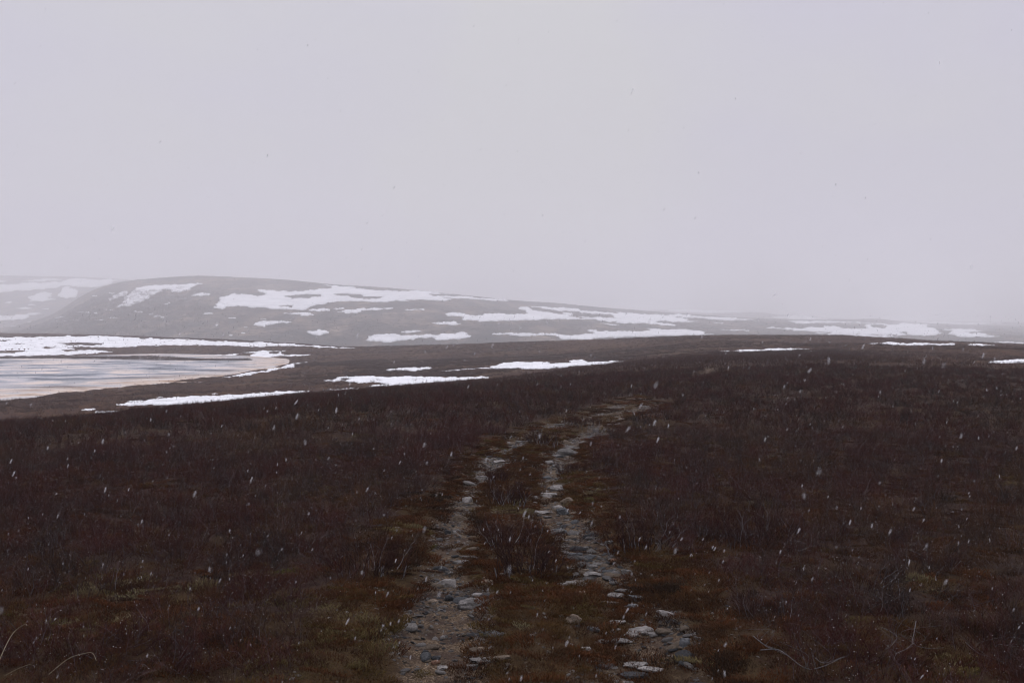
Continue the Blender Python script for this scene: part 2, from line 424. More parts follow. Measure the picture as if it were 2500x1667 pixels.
def dist_poly(x, y, P):
    d = np.full(np.shape(x), 1e9)
    for (x1, y1), (x2, y2) in zip(P[:-1], P[1:]):
        dx, dy = x2 - x1, y2 - y1; L = dx * dx + dy * dy
        t = np.clip(((x - x1) * dx + (y - y1) * dy) / L, 0, 1)
        d = np.minimum(d, np.hypot(x - x1 - t * dx, y - y1 - t * dy))
    return d
GX, GY = moor.X, moor.Y
near = GY < 60
dL = np.full(GX.shape, 99.0); dR = dL.copy(); dF = dL.copy()
dL[near] = dist_poly(GX[near], GY[near], RUT_L); dR[near] = dist_poly(GX[near], GY[near], RUT_R); dF[near] = dist_poly(GX[near], GY[near], RUT_F)
def track_fields(x, y, dl, dr, df):
    wob = fbm(x * 2.2, y * 1.2, 5, 4)
    fade = 1 - sstep(17, 30, y) * 0.62
    # the ruts widen and wear through towards the camera
    wl_ = (0.18 + 0.05 * sstep(8, 5.4, y)) * fade; wr_ = (0.20 + 0.10 * sstep(9, 6, y)) * fade
    e = wob * 0.17
    bl = sstep(wl_ + 0.09, wl_ - 0.05, dl + e); br = sstep(wr_ + 0.09, wr_ - 0.05, dr + e)
    bf = sstep(0.22, 0.08, df + fbm(x * 2, y * 1.0, 8, 3) * 0.2) * 0.8
    bare = np.maximum(np.maximum(bl, br), bf)
    bare = bare * (1 - 0.75 * sstep(0.15, 0.5, fbm(x * 1.6, y * 0.9, 77, 3)))      # moss creeps in
    dmin = np.minimum(dl, dr)
    wid = 0.52 - 0.22 * sstep(7, 12, y)
    low = sstep(wid + .28, wid, dmin + fbm(x * 1.4, y * 0.8, 21, 4) * (0.35 - 0.15 * sstep(8, 14, y)))           # cropped vegetation beside the ruts
    low = low * (1 - 0.6 * sstep(20, 30, y))
    low = np.maximum(low, sstep(0.5, 0.2, df) * 0.5)
    return bare, low
bare, low = track_fields(GX, GY, dL, dR, dF)
farm = sstep(45, 85, GY)
hum = fbm(GX * 0.35, GY * 0.35, 31, 3) * 0.07 * sstep(6, 16, GY) + fbm(GX * 1.6, GY * 1.3, 41, 4) * (0.045 + 0.05 * sstep(20, 60, GY))
hum += fbm(GX * 6, GY * 6, 51, 3) * 0.016 * sstep(40, 20, GY)
big = np.abs(fbm(GX * 0.16, GY * 0.13, 61, 4)) * 0.55 + fbm(GX * 0.03, GY * 0.03, 66, 3) * 0.5
bank = sstep(7.0, 7.8, moor.t)[:, None] * sstep(9.0, 8.1, moor.t)[:, None]
inlake = (sstep(7.9, 8.3, moor.t) * sstep(11.2, 10.8, moor.t))[:, None] * sstep(820, 690, moor.U)[None, :]
moor.Z = moor.Z + hum * (1 - 0.9 * inlake) + big * farm * (1 - 0.95 * inlake) * sstep(4.9, 6.2, moor.t)[:, None] * (1 - sstep(11.4, 12, moor.t)[:, None] * 0.55) \
       - 0.22 * sstep(7.2, 8.0, moor.t)[:, None] * sstep(10.9, 10.5, moor.t)[:, None] * sstep(900, 760, moor.U)[None, :] \
       + bank * np.abs(fbm(GX * 0.22, GY * 0.22, 71, 3)) * 0.32 * sstep(760, 500, moor.U)[None, :] \
       - 0.055 * np.maximum(sstep(0.34, 0.1, dL), sstep(0.36, 0.1, dR)) * sstep(30, 16, GY) \
       + 0.05 * sstep(0.25, 0.6, np.minimum(dL, dR)) * sstep(1.6, 0.8, np.minimum(dL, dR)) * sstep(30, 16, GY)
moor.finish()
mossy = sstep(0.12, 0.5, fbm(GX * 0.55, GY * 0.55, 91, 4)) * 0.6
for (u, v, r) in [(240, 1425, 0.6), (185, 1535, 0.55), (20, 1520, 0.35), (420, 1470, 0.5), (560, 1410, 0.4), (2230, 1425, 0.4), (2200, 1530, 0.3), (2290, 1600, 0.4)]:
    h = moor.hit(u, v); mossy = np.maximum(mossy, sstep(r, r * 0.3, np.hypot(GX - h.x, GY - h.y) + fbm(GX * 2, GY * 2, 95, 3) * 0.3))
spots = np.zeros(GX.shape)
for (u, v, r) in [(250, 1415, 0.42), (330, 1450, 0.3), (225, 1530, 0.34), (20, 1518, 0.2), (400, 1475, 0.25), (2240, 1425, 0.25), (2290, 1610, 0.22), (2190, 1545, 0.2), (1290, 1245, 0.22), (1250, 1248, 0.2), (1420, 1225, 0.25), (1650, 1630, 0.2), (1180, 1500, 0.22), (990, 1290, 0.25), (1010, 1340, 0.2), (2060, 930, 0.5), (2100, 880, 0.5), (1630, 1075, 0.5), (560, 1420, 0.25), (700, 1395, 0.25)]:
    h = moor.hit(u, v); spots = np.maximum(spots, sstep(r, r * 0.2, np.hypot(GX - h.x, (GY - h.y) * 0.8) + fbm(GX * 3.5, GY * 3, 97, 3) * 0.22 * max(1, h.y / 12)))
mossy = np.maximum(mossy, low * 0.8) * sstep(60, 25, GY)

faces = moor.grid_faces(); V = moor.verts()
fb = bare.ravel()[faces].mean(1) > 0.5
def sub_mesh(name, fsel, attrs):
    fs = faces[fsel]; used, inv = np.unique(fs, return_inverse=True)
    return mesh_np(name, V[used], inv.reshape(fs.shape), (M_ground,), True, {k: a.ravel()[used] for k, a in attrs.items()})
AT = dict(bare=bare, far=farm + 0 * GX, moss=mossy)
tag(link("moor_ground", sub_mesh("moor_ground", ~fb, AT)), "dark brown heath ground falling away to the frozen lake", kind="structure")
track = tag(link("dirt_track", sub_mesh("dirt_track", fb, AT)), "two stony wheel ruts of bare dirt winding across the moor", kind="structure")

# wide sheet under everything, out to the horizon
me = mesh_np("plain", [(-9000, -400, -24), (9000, -400, -24), (9000, 9000, -24), (-9000, 9000, -24)], [(0, 1, 2, 3)], (M_hill,))
tag(link("plain", me), kind="structure")
# ground behind and beside the camera
bx = []; bf_ = []
for i, x in enumerate(np.linspace(-60, 60, 25)):
    for j, y in enumerate(np.linspace(-40, 1.02, 9)):
        bx.append((x, y, -1.86 + 0.05 * math.sin(x) * math.cos(y)))
for i in range(24):
    for j in range(8): a = i * 9 + j; bf_.append((a, a + 9, a + 10, a + 1))
tag(link("moor_behind", mesh_np("moor_behind", bx, bf_, (M_ground,), True, dict(far=[0.3] * len(bx)))), kind="structure")

# ------------------------------------------------------------------ hills
def hill_terrain(sil, ybase, zbase, ytop, u0, u1, step, amp, seed, rows=70):
    us = np.arange(u0, u1 + 1, step)
    ku = [s[0] for s in sil]; kv = np.array([s[1] for s in sil], float)
    yt = np.interp(ku, [p[0] for p in ytop], [p[1] for p in ytop]); yb = np.full(len(ku), float(ybase))
    zt = -(kv - H0) / F * yt
    fr = [0, 0.25, 0.5, 0.78, 1.0]; Ys = []; Zs = []
    for f_ in fr:
        Ys.append(yb + (yt - yb) * f_)
        Zs.append(zbase + (zt - zbase) * (f_ ** 0.85 if f_ else 0))
    Ys.append(yt * 1.15); Zs.append(zt - 14); Ys.append(yt * 1.5); Zs.append(zt - 90)
    T = Terrain(us, ku, np.array(Ys), np.array(Zs), [rows // 4] * 4 + [5, 4])
    att = sstep(3.2, 4.0, T.t)[:, None]
    T.Z = T.Z + fbm(T.X * 0.006, T.Y * 0.01, seed, 5) * amp * (1 - 0.75 * att) * sstep(0, 0.7, T.t)[:, None]
    T.finish(); return T
SIL_D = [(-1500, 815), (-300, 812), (0, 803), (70, 788), (130, 768), (170, 742), (205, 718), (240, 702), (300, 687), (400, 678), (470, 674), (560, 677), (680, 682), (740, 687), (800, 694), (900, 700), (1000, 708), (1100, 718), (1240, 733), (1350, 740), (1470, 751), (1560, 758), (1650, 765), (1758, 772), (1849, 778), (2033, 781), (2110, 779), (2156, 777), (2192, 786), (2300, 790), (2500, 797), (4000, 800)]
hill = hill_terrain(SIL_D, 880, -23.5, [(-1500, 1400), (0, 1550), (300, 1750), (1000, 1600), (1600, 2000), (2100, 2600), (4000, 2900)], -1500, 4000, 7, 2.6, 101, 130)
far_l = hill_terrain([(-1500, 650), (-300, 672), (0, 674), (100, 675), (200, 676), (320, 681), (450, 700), (700, 760), (900, 800)], 1900, -22, [(-1500, 3100), (900, 2900)], -1500, 900, 20, 8, 131, 48)
far_r = hill_terrain([(1200, 800), (1400, 768), (1560, 757), (1700, 757), (1790, 760), (1850, 763), (1950, 768), (2050, 781), (2250, 783), (2500, 788), (4000, 770)], 2700, -22, [(1200, 3400), (4000, 3600)], 1200, 4000, 20, 8, 161, 48)
for T, nm, lb in ((hill, "hill", "long rounded hill streaked with snow patches"), (far_l, "distant_hill", "pale snowy hill almost lost in haze"), (far_r, "distant_hill", "faint snowy ridge dissolving into haze")):
    tag(link(nm, mesh_np(nm, T.verts(), T.grid_faces(), (M_hill,))), lb, kind="structure")

# ------------------------------------------------------------------ lake ice
lu = np.arange(-1500, 900, 8.0); ly = np.exp(np.linspace(math.log(95), math.log(345), 150))
LX = (lu[None, :] - U0) / F * ly[:, None]; LYY = np.repeat(ly[:, None], len(lu), 1)
depth = np.zeros_like(LX)
for j, u in enumerate(lu):
    jc = np.argmin(abs(moor.U - u)); depth[:, j] = LAKE - np.interp(ly, moor.Y[:, jc], moor.Z[:, jc])
rowfrac = np.zeros_like(LX)
nearY = np.interp(lu, KU, [back[u][2][0] for u in KU])
shore = sstep(38, 0, LYY - nearY[None, :] + fbm(LX * 0.03, LYY * 0.08, 181, 4) * 16)
shore = np.maximum(shore, sstep(520, 690, lu)[None, :] * 0.7)
shore = np.maximum(shore, 0.2 * sstep(250, 285, LYY))
R_, C_ = LX.shape; ii = np.arange((R_ - 1) * (C_ - 1)); rr = ii // (C_ - 1); cc = ii % (C_ - 1); a0 = rr * C_ + cc
lf = np.stack([a0, a0 + 1, a0 + C_ + 1, a0 + C_], 1)
keep = depth.ravel()[lf].max(1) > -0.25
me = mesh_np("lake_ice", np.stack([LX.ravel(), LYY.ravel(), np.full(LX.size, LAKE)], 1), lf[keep], (M_ice,), True, dict(shore=shore))
tag(link("lake_ice", me), "thawing lake ice with grey wet streaks and rusty shore", kind="structure")

# ------------------------------------------------------------------ snow patches
S = 2352 / 850.0
def q1(p): return [(x / S, 650 + y / S) for x, y in p]
def q2(p): return [(800 + x / S, 650 + y / S) for x, y in p]
def q3(p): return [(1650 + x / S, 700 + y / S) for x, y in p]
def ell(x, y, rx, ry, n=9, seed=0):
    r = random.Random(seed + int(x * 7 + y)); 
    return [(x + rx * math.cos(a) * r.uniform(.7, 1.15), y + ry * math.sin(a) * r.uniform(.7, 1.15)) for a in np.linspace(0, 2 * math.pi, n, endpoint=False)]
def rough(poly, amp, rnd, depth=5):
    P = list(poly)
    for k in range(depth):
        Q = []
        for i in range(len(P)):
            (x1, y1), (x2, y2) = P[i], P[(i + 1) % len(P)]; L = math.hypot(x2 - x1, (y2 - y1))
            Q.append((x1, y1))
            if L > 1.6:
                Q.append(((x1 + x2) / 2 + rnd.gauss(0, 1) * min(L, 30) * amp * 1.5, (y1 + y2) / 2 + rnd.gauss(0, 1) * min(L, 12) * amp * 0.30))
        P = Q
    return P
ALL_SNOW = {'moor': [], 'hill': []}
def snow_patch(T, poly, holes=(), lift=0.5, amp=0.22, key='hill', label=None, name="snow_patch", mats=None):
    rnd = random.Random(int(abs(poly[0][0] * 13 + poly[0][1] * 7)) + len(poly))
    out = rough(poly, amp, rnd); hs = [rough(h, amp, rnd, 3) for h in holes]
    ALL_SNOW[key].append((out, hs))
    us = [p[0] for p in out]; vs_ = [p[1] for p in out]
    pts = [Vector(p) for p in out]; edges = [(i, (i + 1) % len(out)) for i in range(len(out))]
    for h in hs:
        b0 = len(pts); pts += [Vector(p) for p in h]; edges += [(b0 + i, b0 + (i + 1) % len(h)) for i in range(len(h))]
    nb = len(pts)
    su = max(3.0, (max(us) - min(us)) / 160); sv = 1.4 if key == 'moor' else 2.0
    gu, gv = np.meshgrid(np.arange(min(us), max(us), su), np.arange(min(vs_), max(vs_), sv))
    gu = gu.ravel() + rng.uniform(-.3, .3, gu.size) * su; gv = gv.ravel() + rng.uniform(-.3, .3, gv.size) * sv
    m = pip(gu, gv, out)
    for h in hs: m &= ~pip(gu, gv, h)
    pts += [Vector((a, b)) for a, b in zip(gu[m], gv[m])]
    vv, ee, ff, *_ = mgeo.delaunay_2d_cdt(pts, edges, [], 0, 1e-4)
    P = np.array([tuple(v) for v in vv]); FF = np.array([f for f in ff if len(f) == 3])
    c = P[FF].mean(1); ok = pip(c[:, 0], c[:, 1], out)
    for h in hs: ok &= ~pip(c[:, 0], c[:, 1], h)
    FF = FF[ok]
    W = np.full((len(P), 3), np.nan)
    onb = np.zeros(len(P), bool)
    cnt = {}
    for f in FF:
        for e in ((f[0], f[1]), (f[1], f[2]), (f[2], f[0])):
            k = (min(e), max(e)); cnt[k] = cnt.get(k, 0) + 1
    for k, n in cnt.items():
        if n == 1: onb[k[0]] = onb[k[1]] = True
    for i, (u, v) in enumerate(P):
        h = T.hit(u, v)
        if h: W[i] = (h.x, h.y, h.z + (lift if not onb[i] else lift * 0.35))
    Yf = W[FF][:, :, 1]
    good = ~np.isnan(Yf).any(1)
    good &= (np.nanmax(Yf, 1) / np.nanmin(Yf, 1) < 1.2)
    FF = FF[good]
    if len(FF) < 1: return None
    used, inv = np.unique(FF, return_inverse=True); FF = inv.reshape(FF.shape); W = W[used]
    # make the normals face up and give the sheet an edge that goes down into the ground
    nrm = np.cross(W[FF[:, 1]] - W[FF[:, 0]], W[FF[:, 2]] - W[FF[:, 0]])
    fl = nrm[:, 2] < 0; FF[fl] = FF[fl][:, ::-1]
    cnt = {}
    for f in FF:
        for e in ((f[0], f[1]), (f[1], f[2]), (f[2], f[0])): cnt[e] = 1
    bd = [e for e in cnt if (e[1], e[0]) not in cnt]
    n0 = len(W); W2 = W.copy(); W2[:, 2] -= lift * 2
    sk = []
    for a, b in bd: sk += [(a, n0 + a, b), (b, n0 + a, n0 + b)]
    allf = np.concatenate([FF, np.array(sk)]) if sk else FF
    allv = np.concatenate([W, W2]); used, inv = np.unique(allf, return_inverse=True)
    o = link(name, mesh_np(name, allv[used], inv.reshape(allf.shape), mats or (M_snow,), True))
    return tag(o, label, kind="structure")

HILL_SNOW = [
 (q1([(790,280),(850,230),(870,195),(880,175),(970,140),(1100,128),(1200,128),(1260,122),(1370,118),(1290,155),(1220,175),(1160,178),(1130,160),(1080,175),(1000,220),(960,245),(890,265),(860,270)]), ()),
 (q1([(740,233),(760,205),(800,180),(860,168),(865,180),(810,205),(770,225)]), ()),
 (q1([(1292,200),(1350,182),(1422,186),(1415,198),(1350,203)]), ()),
 (q1([(1442,280),(1480,240),(1485,210),(1590,185),(1640,190),(1730,203),(1790,200),(1800,185),(1740,160),(1860,165),(2000,170),(2130,162),(2230,150),(2230,135),(2180,123)]) +
  q2([(0,128),(180,142),(300,162),(540,174),(560,166),(700,172),(840,186),(680,188),(700,197),(850,205),(960,207),(1100,219),(1220,233),(1100,231),(960,222),(850,219),(770,212),(840,222),(830,228),(700,230),(560,228),(450,235),(330,243),(200,238),(60,238),(0,245)]) +
  q1([(2200,255),(2130,262),(2070,295),(1980,293),(1900,290),(1840,285),(1700,280),(1620,272),(1530,272),(1500,293)]),
  (q1([(1925,212),(1970,198),(2060,188),(2170,190),(2180,205),(2090,220),(1980,222)]), q1([(1885,275),(1940,263),(1980,268),(1970,282)]),
   q2([(40,187),(130,182),(220,190),(250,205),(330,208),(385,205),(330,222),(240,225),(150,208),(60,200)]))),
 (q1([(2085,300),(2150,288),(2200,290),(2230,297),(2150,307)]), ()),
 (q1([(1915,320),(2000,318),(2100,320),(2122,330),(2030,335),(1970,325)]), ()),
 (q1([(1735,385),(1800,375),(1860,372),(1965,378),(1940,388),(1860,388),(1790,410)]), ()),
 (q1([(2095,455),(2150,430),(2190,435),(2220,455),(2160,470)]), ()),
 (q1([(1755,360),(1790,357),(1800,364)]), ()),
 (q2([(65,310),(120,295),(250,293),(330,285),(440,283),(340,297),(230,308),(120,320)]), ()),
 (q2([(40,288),(110,280),(115,288),(60,296)]), ()),
 (q2([(525,295),(600,292),(655,293),(640,299),(560,299)]), ()),
 (q2([(795,325),(860,313),(900,318),(960,333),(1050,335),(1100,322),(1200,322),(1330,328),(1350,322),(1290,290),(1310,275),(1350,275),(1380,295),(1470,312),(1560,325),(1640,338),(1720,354),(1820,362),(1920,380),(1800,358),(1620,358),(1500,360),(1400,365),(1200,368),(1130,372),(1020,376),(930,368),(990,350),(900,340),(830,337)]), ()),
 (q2([(1375,272),(1520,283),(1700,292),(1790,305),(1900,315),(1960,320),(1950,308),(2050,318),(2150,325),(2352,340),(2352,368),(2230,372),(2210,378),(2352,405),(2200,392),(2050,388),(1950,382),(1800,356),(1740,350),(1700,343),(1800,348),(1940,350),(1930,335),(1850,320),(1700,312),(1600,300),(1450,288)]), ()),
 (q2([(1580,312),(1660,320),(1650,336),(1600,325)]), ()),
 (q2([(705,385),(770,383),(840,378),(900,385),(850,398),(760,392)]), ()),
 (q2([(270,492),(320,468),(400,460),(480,465),(490,470),(600,468),(700,465),(740,475),(760,462),(850,462),(900,446),(940,452),(930,465),(970,472),(900,488),(800,498),(730,498),(700,480),(600,485),(480,505),(370,512),(290,505)]), ()),
 (q2([(495,447),(570,438),(625,438),(560,450)]), ()),
 (q2([(1110,460),(1200,452),(1300,456),(1420,460),(1560,462),(1620,470),(1760,458),(1800,448),(1755,435),(1800,433),(1850,445),(1960,440),(2100,442),(2180,438),(2160,420),(2250,425),(2352,430)]) + q3([(80,292),(170,300),(195,315),(260,325),(100,329),(0,331)]) + q2([(2200,472),(2000,477),(1800,487),(1600,494),(1570,488),(1560,475),(1500,465),(1400,472),(1250,468)]), ()),
 (q2([(1840,386),(1900,390),(1970,398),(1900,396)]), ()),
 (q3([(-60,190),(40,186),(100,192),(200,205),(350,208),(480,218),(525,227),(400,228),(250,222),(150,213),(0,204)]), ()),
 (q3([(-60,214),(50,212),(150,235),(60,238),(-60,236)]), ()),
 (q3([(610,280),(760,280),(860,283),(900,275),(1000,265),(1080,268),(1130,283),(1240,286),(1290,283),(1270,262),(1330,252),(1400,250),(1250,243),(1050,243),(900,250),(800,248),(765,232),(850,232),(1050,236),(1250,240),(1500,256),(1520,246),(1600,250),(1710,255),(1700,275),(1760,290),(1810,315),(1750,330),(1640,330),(1560,308),(1510,312),(1560,325),(1400,328),(1200,322),(1050,306),(900,300),(750,290)]), (q3([(1310,262),(1400,252),(1435,265),(1400,284),(1330,276)]),)),
 (q3([(940,312),(1100,318),(1300,327),(1500,335),(1400,342),(1200,334),(1030,325)]), ()),
 (q3([(1800,290),(1900,285),(2000,290),(2080,300),(1950,310),(2000,320),(2100,325),(2190,335),(2050,338),(1900,338),(1840,320),(1870,300)]), ()),
 (q3([(255,242),(320,246),(300,250)]), ()), (q3([(295,290),(400,292),(500,296),(380,297)]), ()),
 (q3([(2150,378),(2352,380),(2500,384),(2352,388)]), ()),
]
for e in [(640,203,18,5),(1127,252,18,11),(1022,324,18,8),(1073,342,30,11),(1410,322,25,8),(1567,353,30,5),(935,310,25,11),(560,312,50,10),(760,350,42,7),(740,297,25,6),(405,347,38,9),(415,375,30,6),(645,320,12,9),(500,366,25,4),(45,408,45,6),(190,378,22,5),(1240,220,14,3),(670,364,25,4),(1465,400,10,4),(755,182,16,6),(1560,467,12,5),(1640,452,12,4),(1660,412,14,3)]:
    r_ = random.Random(int(e[0])); n_ = 1 if e[2] < 14 else r_.choice((2, 3))
    for k in range(n_):       # the small remnants are broken into slivers
        f_ = 1 if n_ == 1 else r_.uniform(.35, .6)
        HILL_SNOW.append((q1(ell(e[0] + (0 if n_ == 1 else (k - (n_ - 1) / 2) * e[2] * .8), e[1] + (0 if n_ == 1 else r_.uniform(-.5, .5) * e[3]), e[2] * f_ * 1.1, e[3] * f_ * .8, 11, k)), ()))
for p, h in HILL_SNOW: snow_patch(hill, p, h, 1.35, 0.20, mats=(M_snow_hill,))
FAR_SNOW = [q1([(-400,130),(0,125),(130,120),(300,115),(420,105),(500,85),(600,88),(830,98),(720,125),(630,140),(540,140),(450,130),(380,150),(250,155),(100,165),(0,180),(-400,190)]),
 q1([(405,205),(420,150),(470,140),(520,165),(520,200),(450,220)]), q1([(190,215),(290,180),(350,185),(310,215),(380,225),(290,240),(210,235)]),
 q1([(-400,320),(0,330),(100,335),(200,320),(280,318),(200,345),(100,360),(0,368),(-400,370)]), q1([(150,100),(280,90),(415,92),(300,102)]),
 q1([(110,287),(160,280),(215,286),(160,292)]), q1([(190,265),(240,262),(240,268)]), q1([(285,288),(330,285),(330,292)]), q1([(40,245),(70,238),(75,247)]), q1([(-50,102),(20,98),(60,103),(0,108)])]
for p in FAR_SNOW: snow_patch(far_l, p, (), 2.5, 0.22, mats=(M_snow_hill,))
for p in [q3([(-150,150),(0,150),(150,160),(300,150),(420,152),(560,160),(480,175),(250,180),(0,170)]), q3([(560,170),(700,160),(820,165),(900,180),(860,195),(700,190)]), q3([(650,200),(900,205),(1050,215),(900,222),(700,215)]), q3([(1600,240),(1800,236),(2000,244),(2200,250),(1900,256),(1700,250)])]:
    snow_patch(far_r, p, (), 3, 0.2, mats=(M_snow_hill,))

MOOR_SNOW = [
 (q1([(-500,470),(0,478),(60,483),(230,480),(380,472),(640,470),(830,478),(1000,487),(1080,492),(1340,499),(1500,508),(1800,515),(2000,530),(2200,542),(2400,553),(2200,549),(1900,540),(1700,546),(1500,535),(1300,532),(1100,535),(900,542),(700,547),(560,543),(450,548),(560,566),(700,572),(760,580),(640,588),(400,598),(200,605),(0,612),(-500,612)]),
  (q1([(375,522),(480,515),(690,525),(640,533),(450,533)]), q1([(235,548),(320,543),(425,553),(330,558)]), q1([(-60,575),(90,568),(155,578),(100,588),(-60,590)]), q1([(390,568),(470,563),(530,570),(460,577)]), q1([(-40,500),(60,497),(80,502),(0,507)]), q1([(100,525),(150,522),(170,527)]))),
 (q1([(1380,600),(1500,598),(1600,592),(1740,590),(1640,580),(1740,575),(1800,570),(1930,568),(1900,585),(1920,600),(2100,597),(2000,605),(1850,612),(1780,635),(1700,632),(1590,625),(1500,610)]), (q1([(1570,605),(1620,590),(1700,597),(1690,610),(1600,613)]), q1([(1810,578),(1890,577),(1870,592),(1820,592)]))),
 (q1([(1500,752),(1620,745),(1720,726),(1830,706),(1910,690),(1990,668),(2080,650),(2010,652),(1930,668),(1850,690),(1760,708),(1650,728)]), ()),
 (q1([(790,938),(880,925),(980,915),(1150,895),(1350,880),(1500,875),(1700,862),(1850,855),(2090,843),(1950,862),(1800,878),(1600,895),(1430,914),(1200,935),(1000,935),(900,945)]), ()),
 (q1([(640,992),(720,982),(800,979),(760,990)]), ()), (q1([(550,974),(600,966),(645,967),(600,976)]), ()),
 (q1([(1060,888),(1085,884),(1100,890)]), ()), (q1([(1430,862),(1455,859),(1470,863)]), ()), (q1([(860,914),(960,910),(1000,914),(900,919)]), ()),
 (q2([(-30,772),(60,755),(130,745),(300,742),(420,752),(560,745),(700,748),(900,750),(1090,753),(950,766),(820,775),(780,783),(640,792),(520,800),(400,808),(280,815),(430,798),(350,787),(200,787),(100,772),(30,777)]), (q2([(85,767),(120,757),(155,768),(120,774)]), q2([(305,770),(340,763),(370,770)]), q2([(560,768),(640,764),(600,773)]))),
 (q2([(395,702),(480,688),(580,682),(700,680),(690,698),(560,707)]), ()),
 (q2([(1000,690),(1100,685),(1150,668),(1250,650),(1400,645),(1500,650),(1600,655),(1630,640),(1720,632),(1750,645),(1900,645),(2000,643),(1900,657),(1700,672),(1560,687),(1400,697),(1250,691),(1100,694)]), (q2([(1490,652),(1560,650),(1600,655),(1520,658)]),)),
 (q2([(770,706),(860,700),(1000,691),(900,699),(830,708)]), ()), (q2([(-5,835),(100,828),(130,830),(30,836)]), ()), (q2([(120,828),(210,822),(200,830)]), ()),
 (q2([(280,812),(400,803),(420,808),(300,817)]), ()),
 (q3([(290,439),(400,434),(600,424),(750,419),(900,420),(800,429),(600,437),(400,441)]), ()),
 (q3([(1290,383),(1400,381),(1600,382),(1780,387),(1890,391),(1770,397),(1600,396),(1400,391)]), ()), (q3([(1970,390),(2080,391),(2175,399),(2060,399)]), ()),
 (q3([(2110,516),(2200,503),(2300,495),(2600,488),(2600,522),(2352,518),(2200,519)]), ()),
 (q3([(905,437),(930,434),(945,438)]), ()),
]
for p, h in MOOR_SNOW: snow_patch(moor, p, h, 0.12, 0.2, key='moor')
# wet shallow water and the reedy spit between lake and far shore
spit = [(-300, 871.5), (0, 872.5), (100, 871), (150, 868), (230, 870), (300, 870.5), (360, 868), (430, 872), (480, 876), (560, 877.5), (620, 879), (500, 880), (400, 880), (330, 877.5), (200, 876), (100, 875), (0, 874.8), (-300, 874.5)]

# ------------------------------------------------------------------ plants
def seg_mesh():
    return dict(v=[], f=[], tip=[], grey=[], m=[])
def add_seg(M, a, b, r0, r1, t0, t1, grey, sides=3, m=0):
    a = np.array(a); b = np.array(b); d = b - a; L = np.linalg.norm(d) + 1e-9; d /= L
    h = np.array([0.3, 0.7, 0.2]) if abs(d[2]) > .9 else np.array([0, 0, 1.0])
    x = np.cross(d, h); x /= np.linalg.norm(x); y = np.cross(d, x)
    n0 = len(M['v'])
    if sides == 2:
        an = random.uniform(0, math.pi); s = x * math.cos(an) + y * math.sin(an)
        M['v'] += [a - s * r0, a + s * r0, b + s * r1, b - s * r1]; M['f'] += [(n0, n0 + 1, n0 + 2), (n0, n0 + 2, n0 + 3)]
        M['tip'] += [t0, t0, t1, t1]; M['grey'] += [grey] * 4; M['m'] += [m] * 2; return
    for p, r in ((a, r0), (b, r1)):
        for k in range(3):
            an = k * 2.094; M['v'].append(p + (x * math.cos(an) + y * math.sin(an)) * r)
    for k in range(3):
        j = (k + 1) % 3; M['f'] += [(n0 + k, n0 + j, n0 + 3 + j), (n0 + k, n0 + 3 + j, n0 + 3 + k)]; M['m'] += [m] * 2
    M['tip'] += [t0] * 3 + [t1] * 3; M['grey'] += [grey] * 6
def branch(M, p, d, length, r, lvl, H, grey, curl=0.25, kids=(3, 5), sides=3):
    n = 4 if lvl == 0 else 3
    p = np.array(p, float); d = np.array(d, float); d /= np.linalg.norm(d)
    st = length / n; nodes = [p]
    for k in range(n):
        d = d + np.array([random.gauss(0, curl), random.gauss(0, curl), random.gauss(0.10, curl * 0.6)]); d /= np.linalg.norm(d)
        q = p + d * st; r0 = r * (1 - 0.7 * k / n); r1 = r * (1 - 0.7 * (k + 1) / n)
        add_seg(M, p, q, r0, r1, min(p[2] / H, 1), min(q[2] / H, 1), grey, sides if lvl == 0 else 2)
        p = q; nodes.append(p)
        if lvl < 2 and k >= 1 or (lvl == 0 and k >= 0):
            for _ in range(random.randint(*kids) - 1 if lvl == 0 else random.randint(1, 2)):
                dd = d + np.array([random.gauss(0, .6), random.gauss(0, .6), random.uniform(-.1, .5)])
                branch(M, p, dd, length * random.uniform(.3, .55), r * 0.55, lvl + 1, H, grey * random.random(), curl, kids, 2)
def finish(M, name, mats):
    return mesh_np(name, np.array(M['v']), np.array(M['f']), mats, False, dict(tip=M['tip'], grey=M['grey']), M['m'])
def birch_tuft(name, stems, H, spread, r, specks=0, kids=(2, 4), mats=None):
    M = seg_mesh()
    for s in range(stems):
        an = random.uniform(0, 6.283); rr_ = spread * math.sqrt(random.random()) * 0.6
        lean = random.uniform(0.1, 0.9)
        g = 0.7 if random.random() < 0.012 else (0.25 if random.random() < .2 else 0)
        branch(M, (rr_ * math.cos(an), rr_ * math.sin(an), -0.02), (math.cos(an) * lean, math.sin(an) * lean, 1), H * random.uniform(.6, 1.1), r * random.uniform(.7, 1.2), 0, H, g, 0.22, kids)
    nv = len(M['v'])
    for k in range(specks):
        p = M['v'][random.randrange(nv)]; s = random.uniform(.0015, .004)
        n0 = len(M['v']); M['v'] += [p + np.array(o) * s for o in ((1, 0, 0), (-.5, .9, 0), (-.5, -.9, 0), (0, 0, 1.2))]
        M['f'] += [(n0, n0 + 1, n0 + 3), (n0 + 1, n0 + 2, n0 + 3), (n0 + 2, n0, n0 + 3)]; M['m'] += [1] * 3; M['tip'] += [0] * 4; M['grey'] += [0] * 4
    return finish(M, name, mats or (M_birch, M_grain_glint))
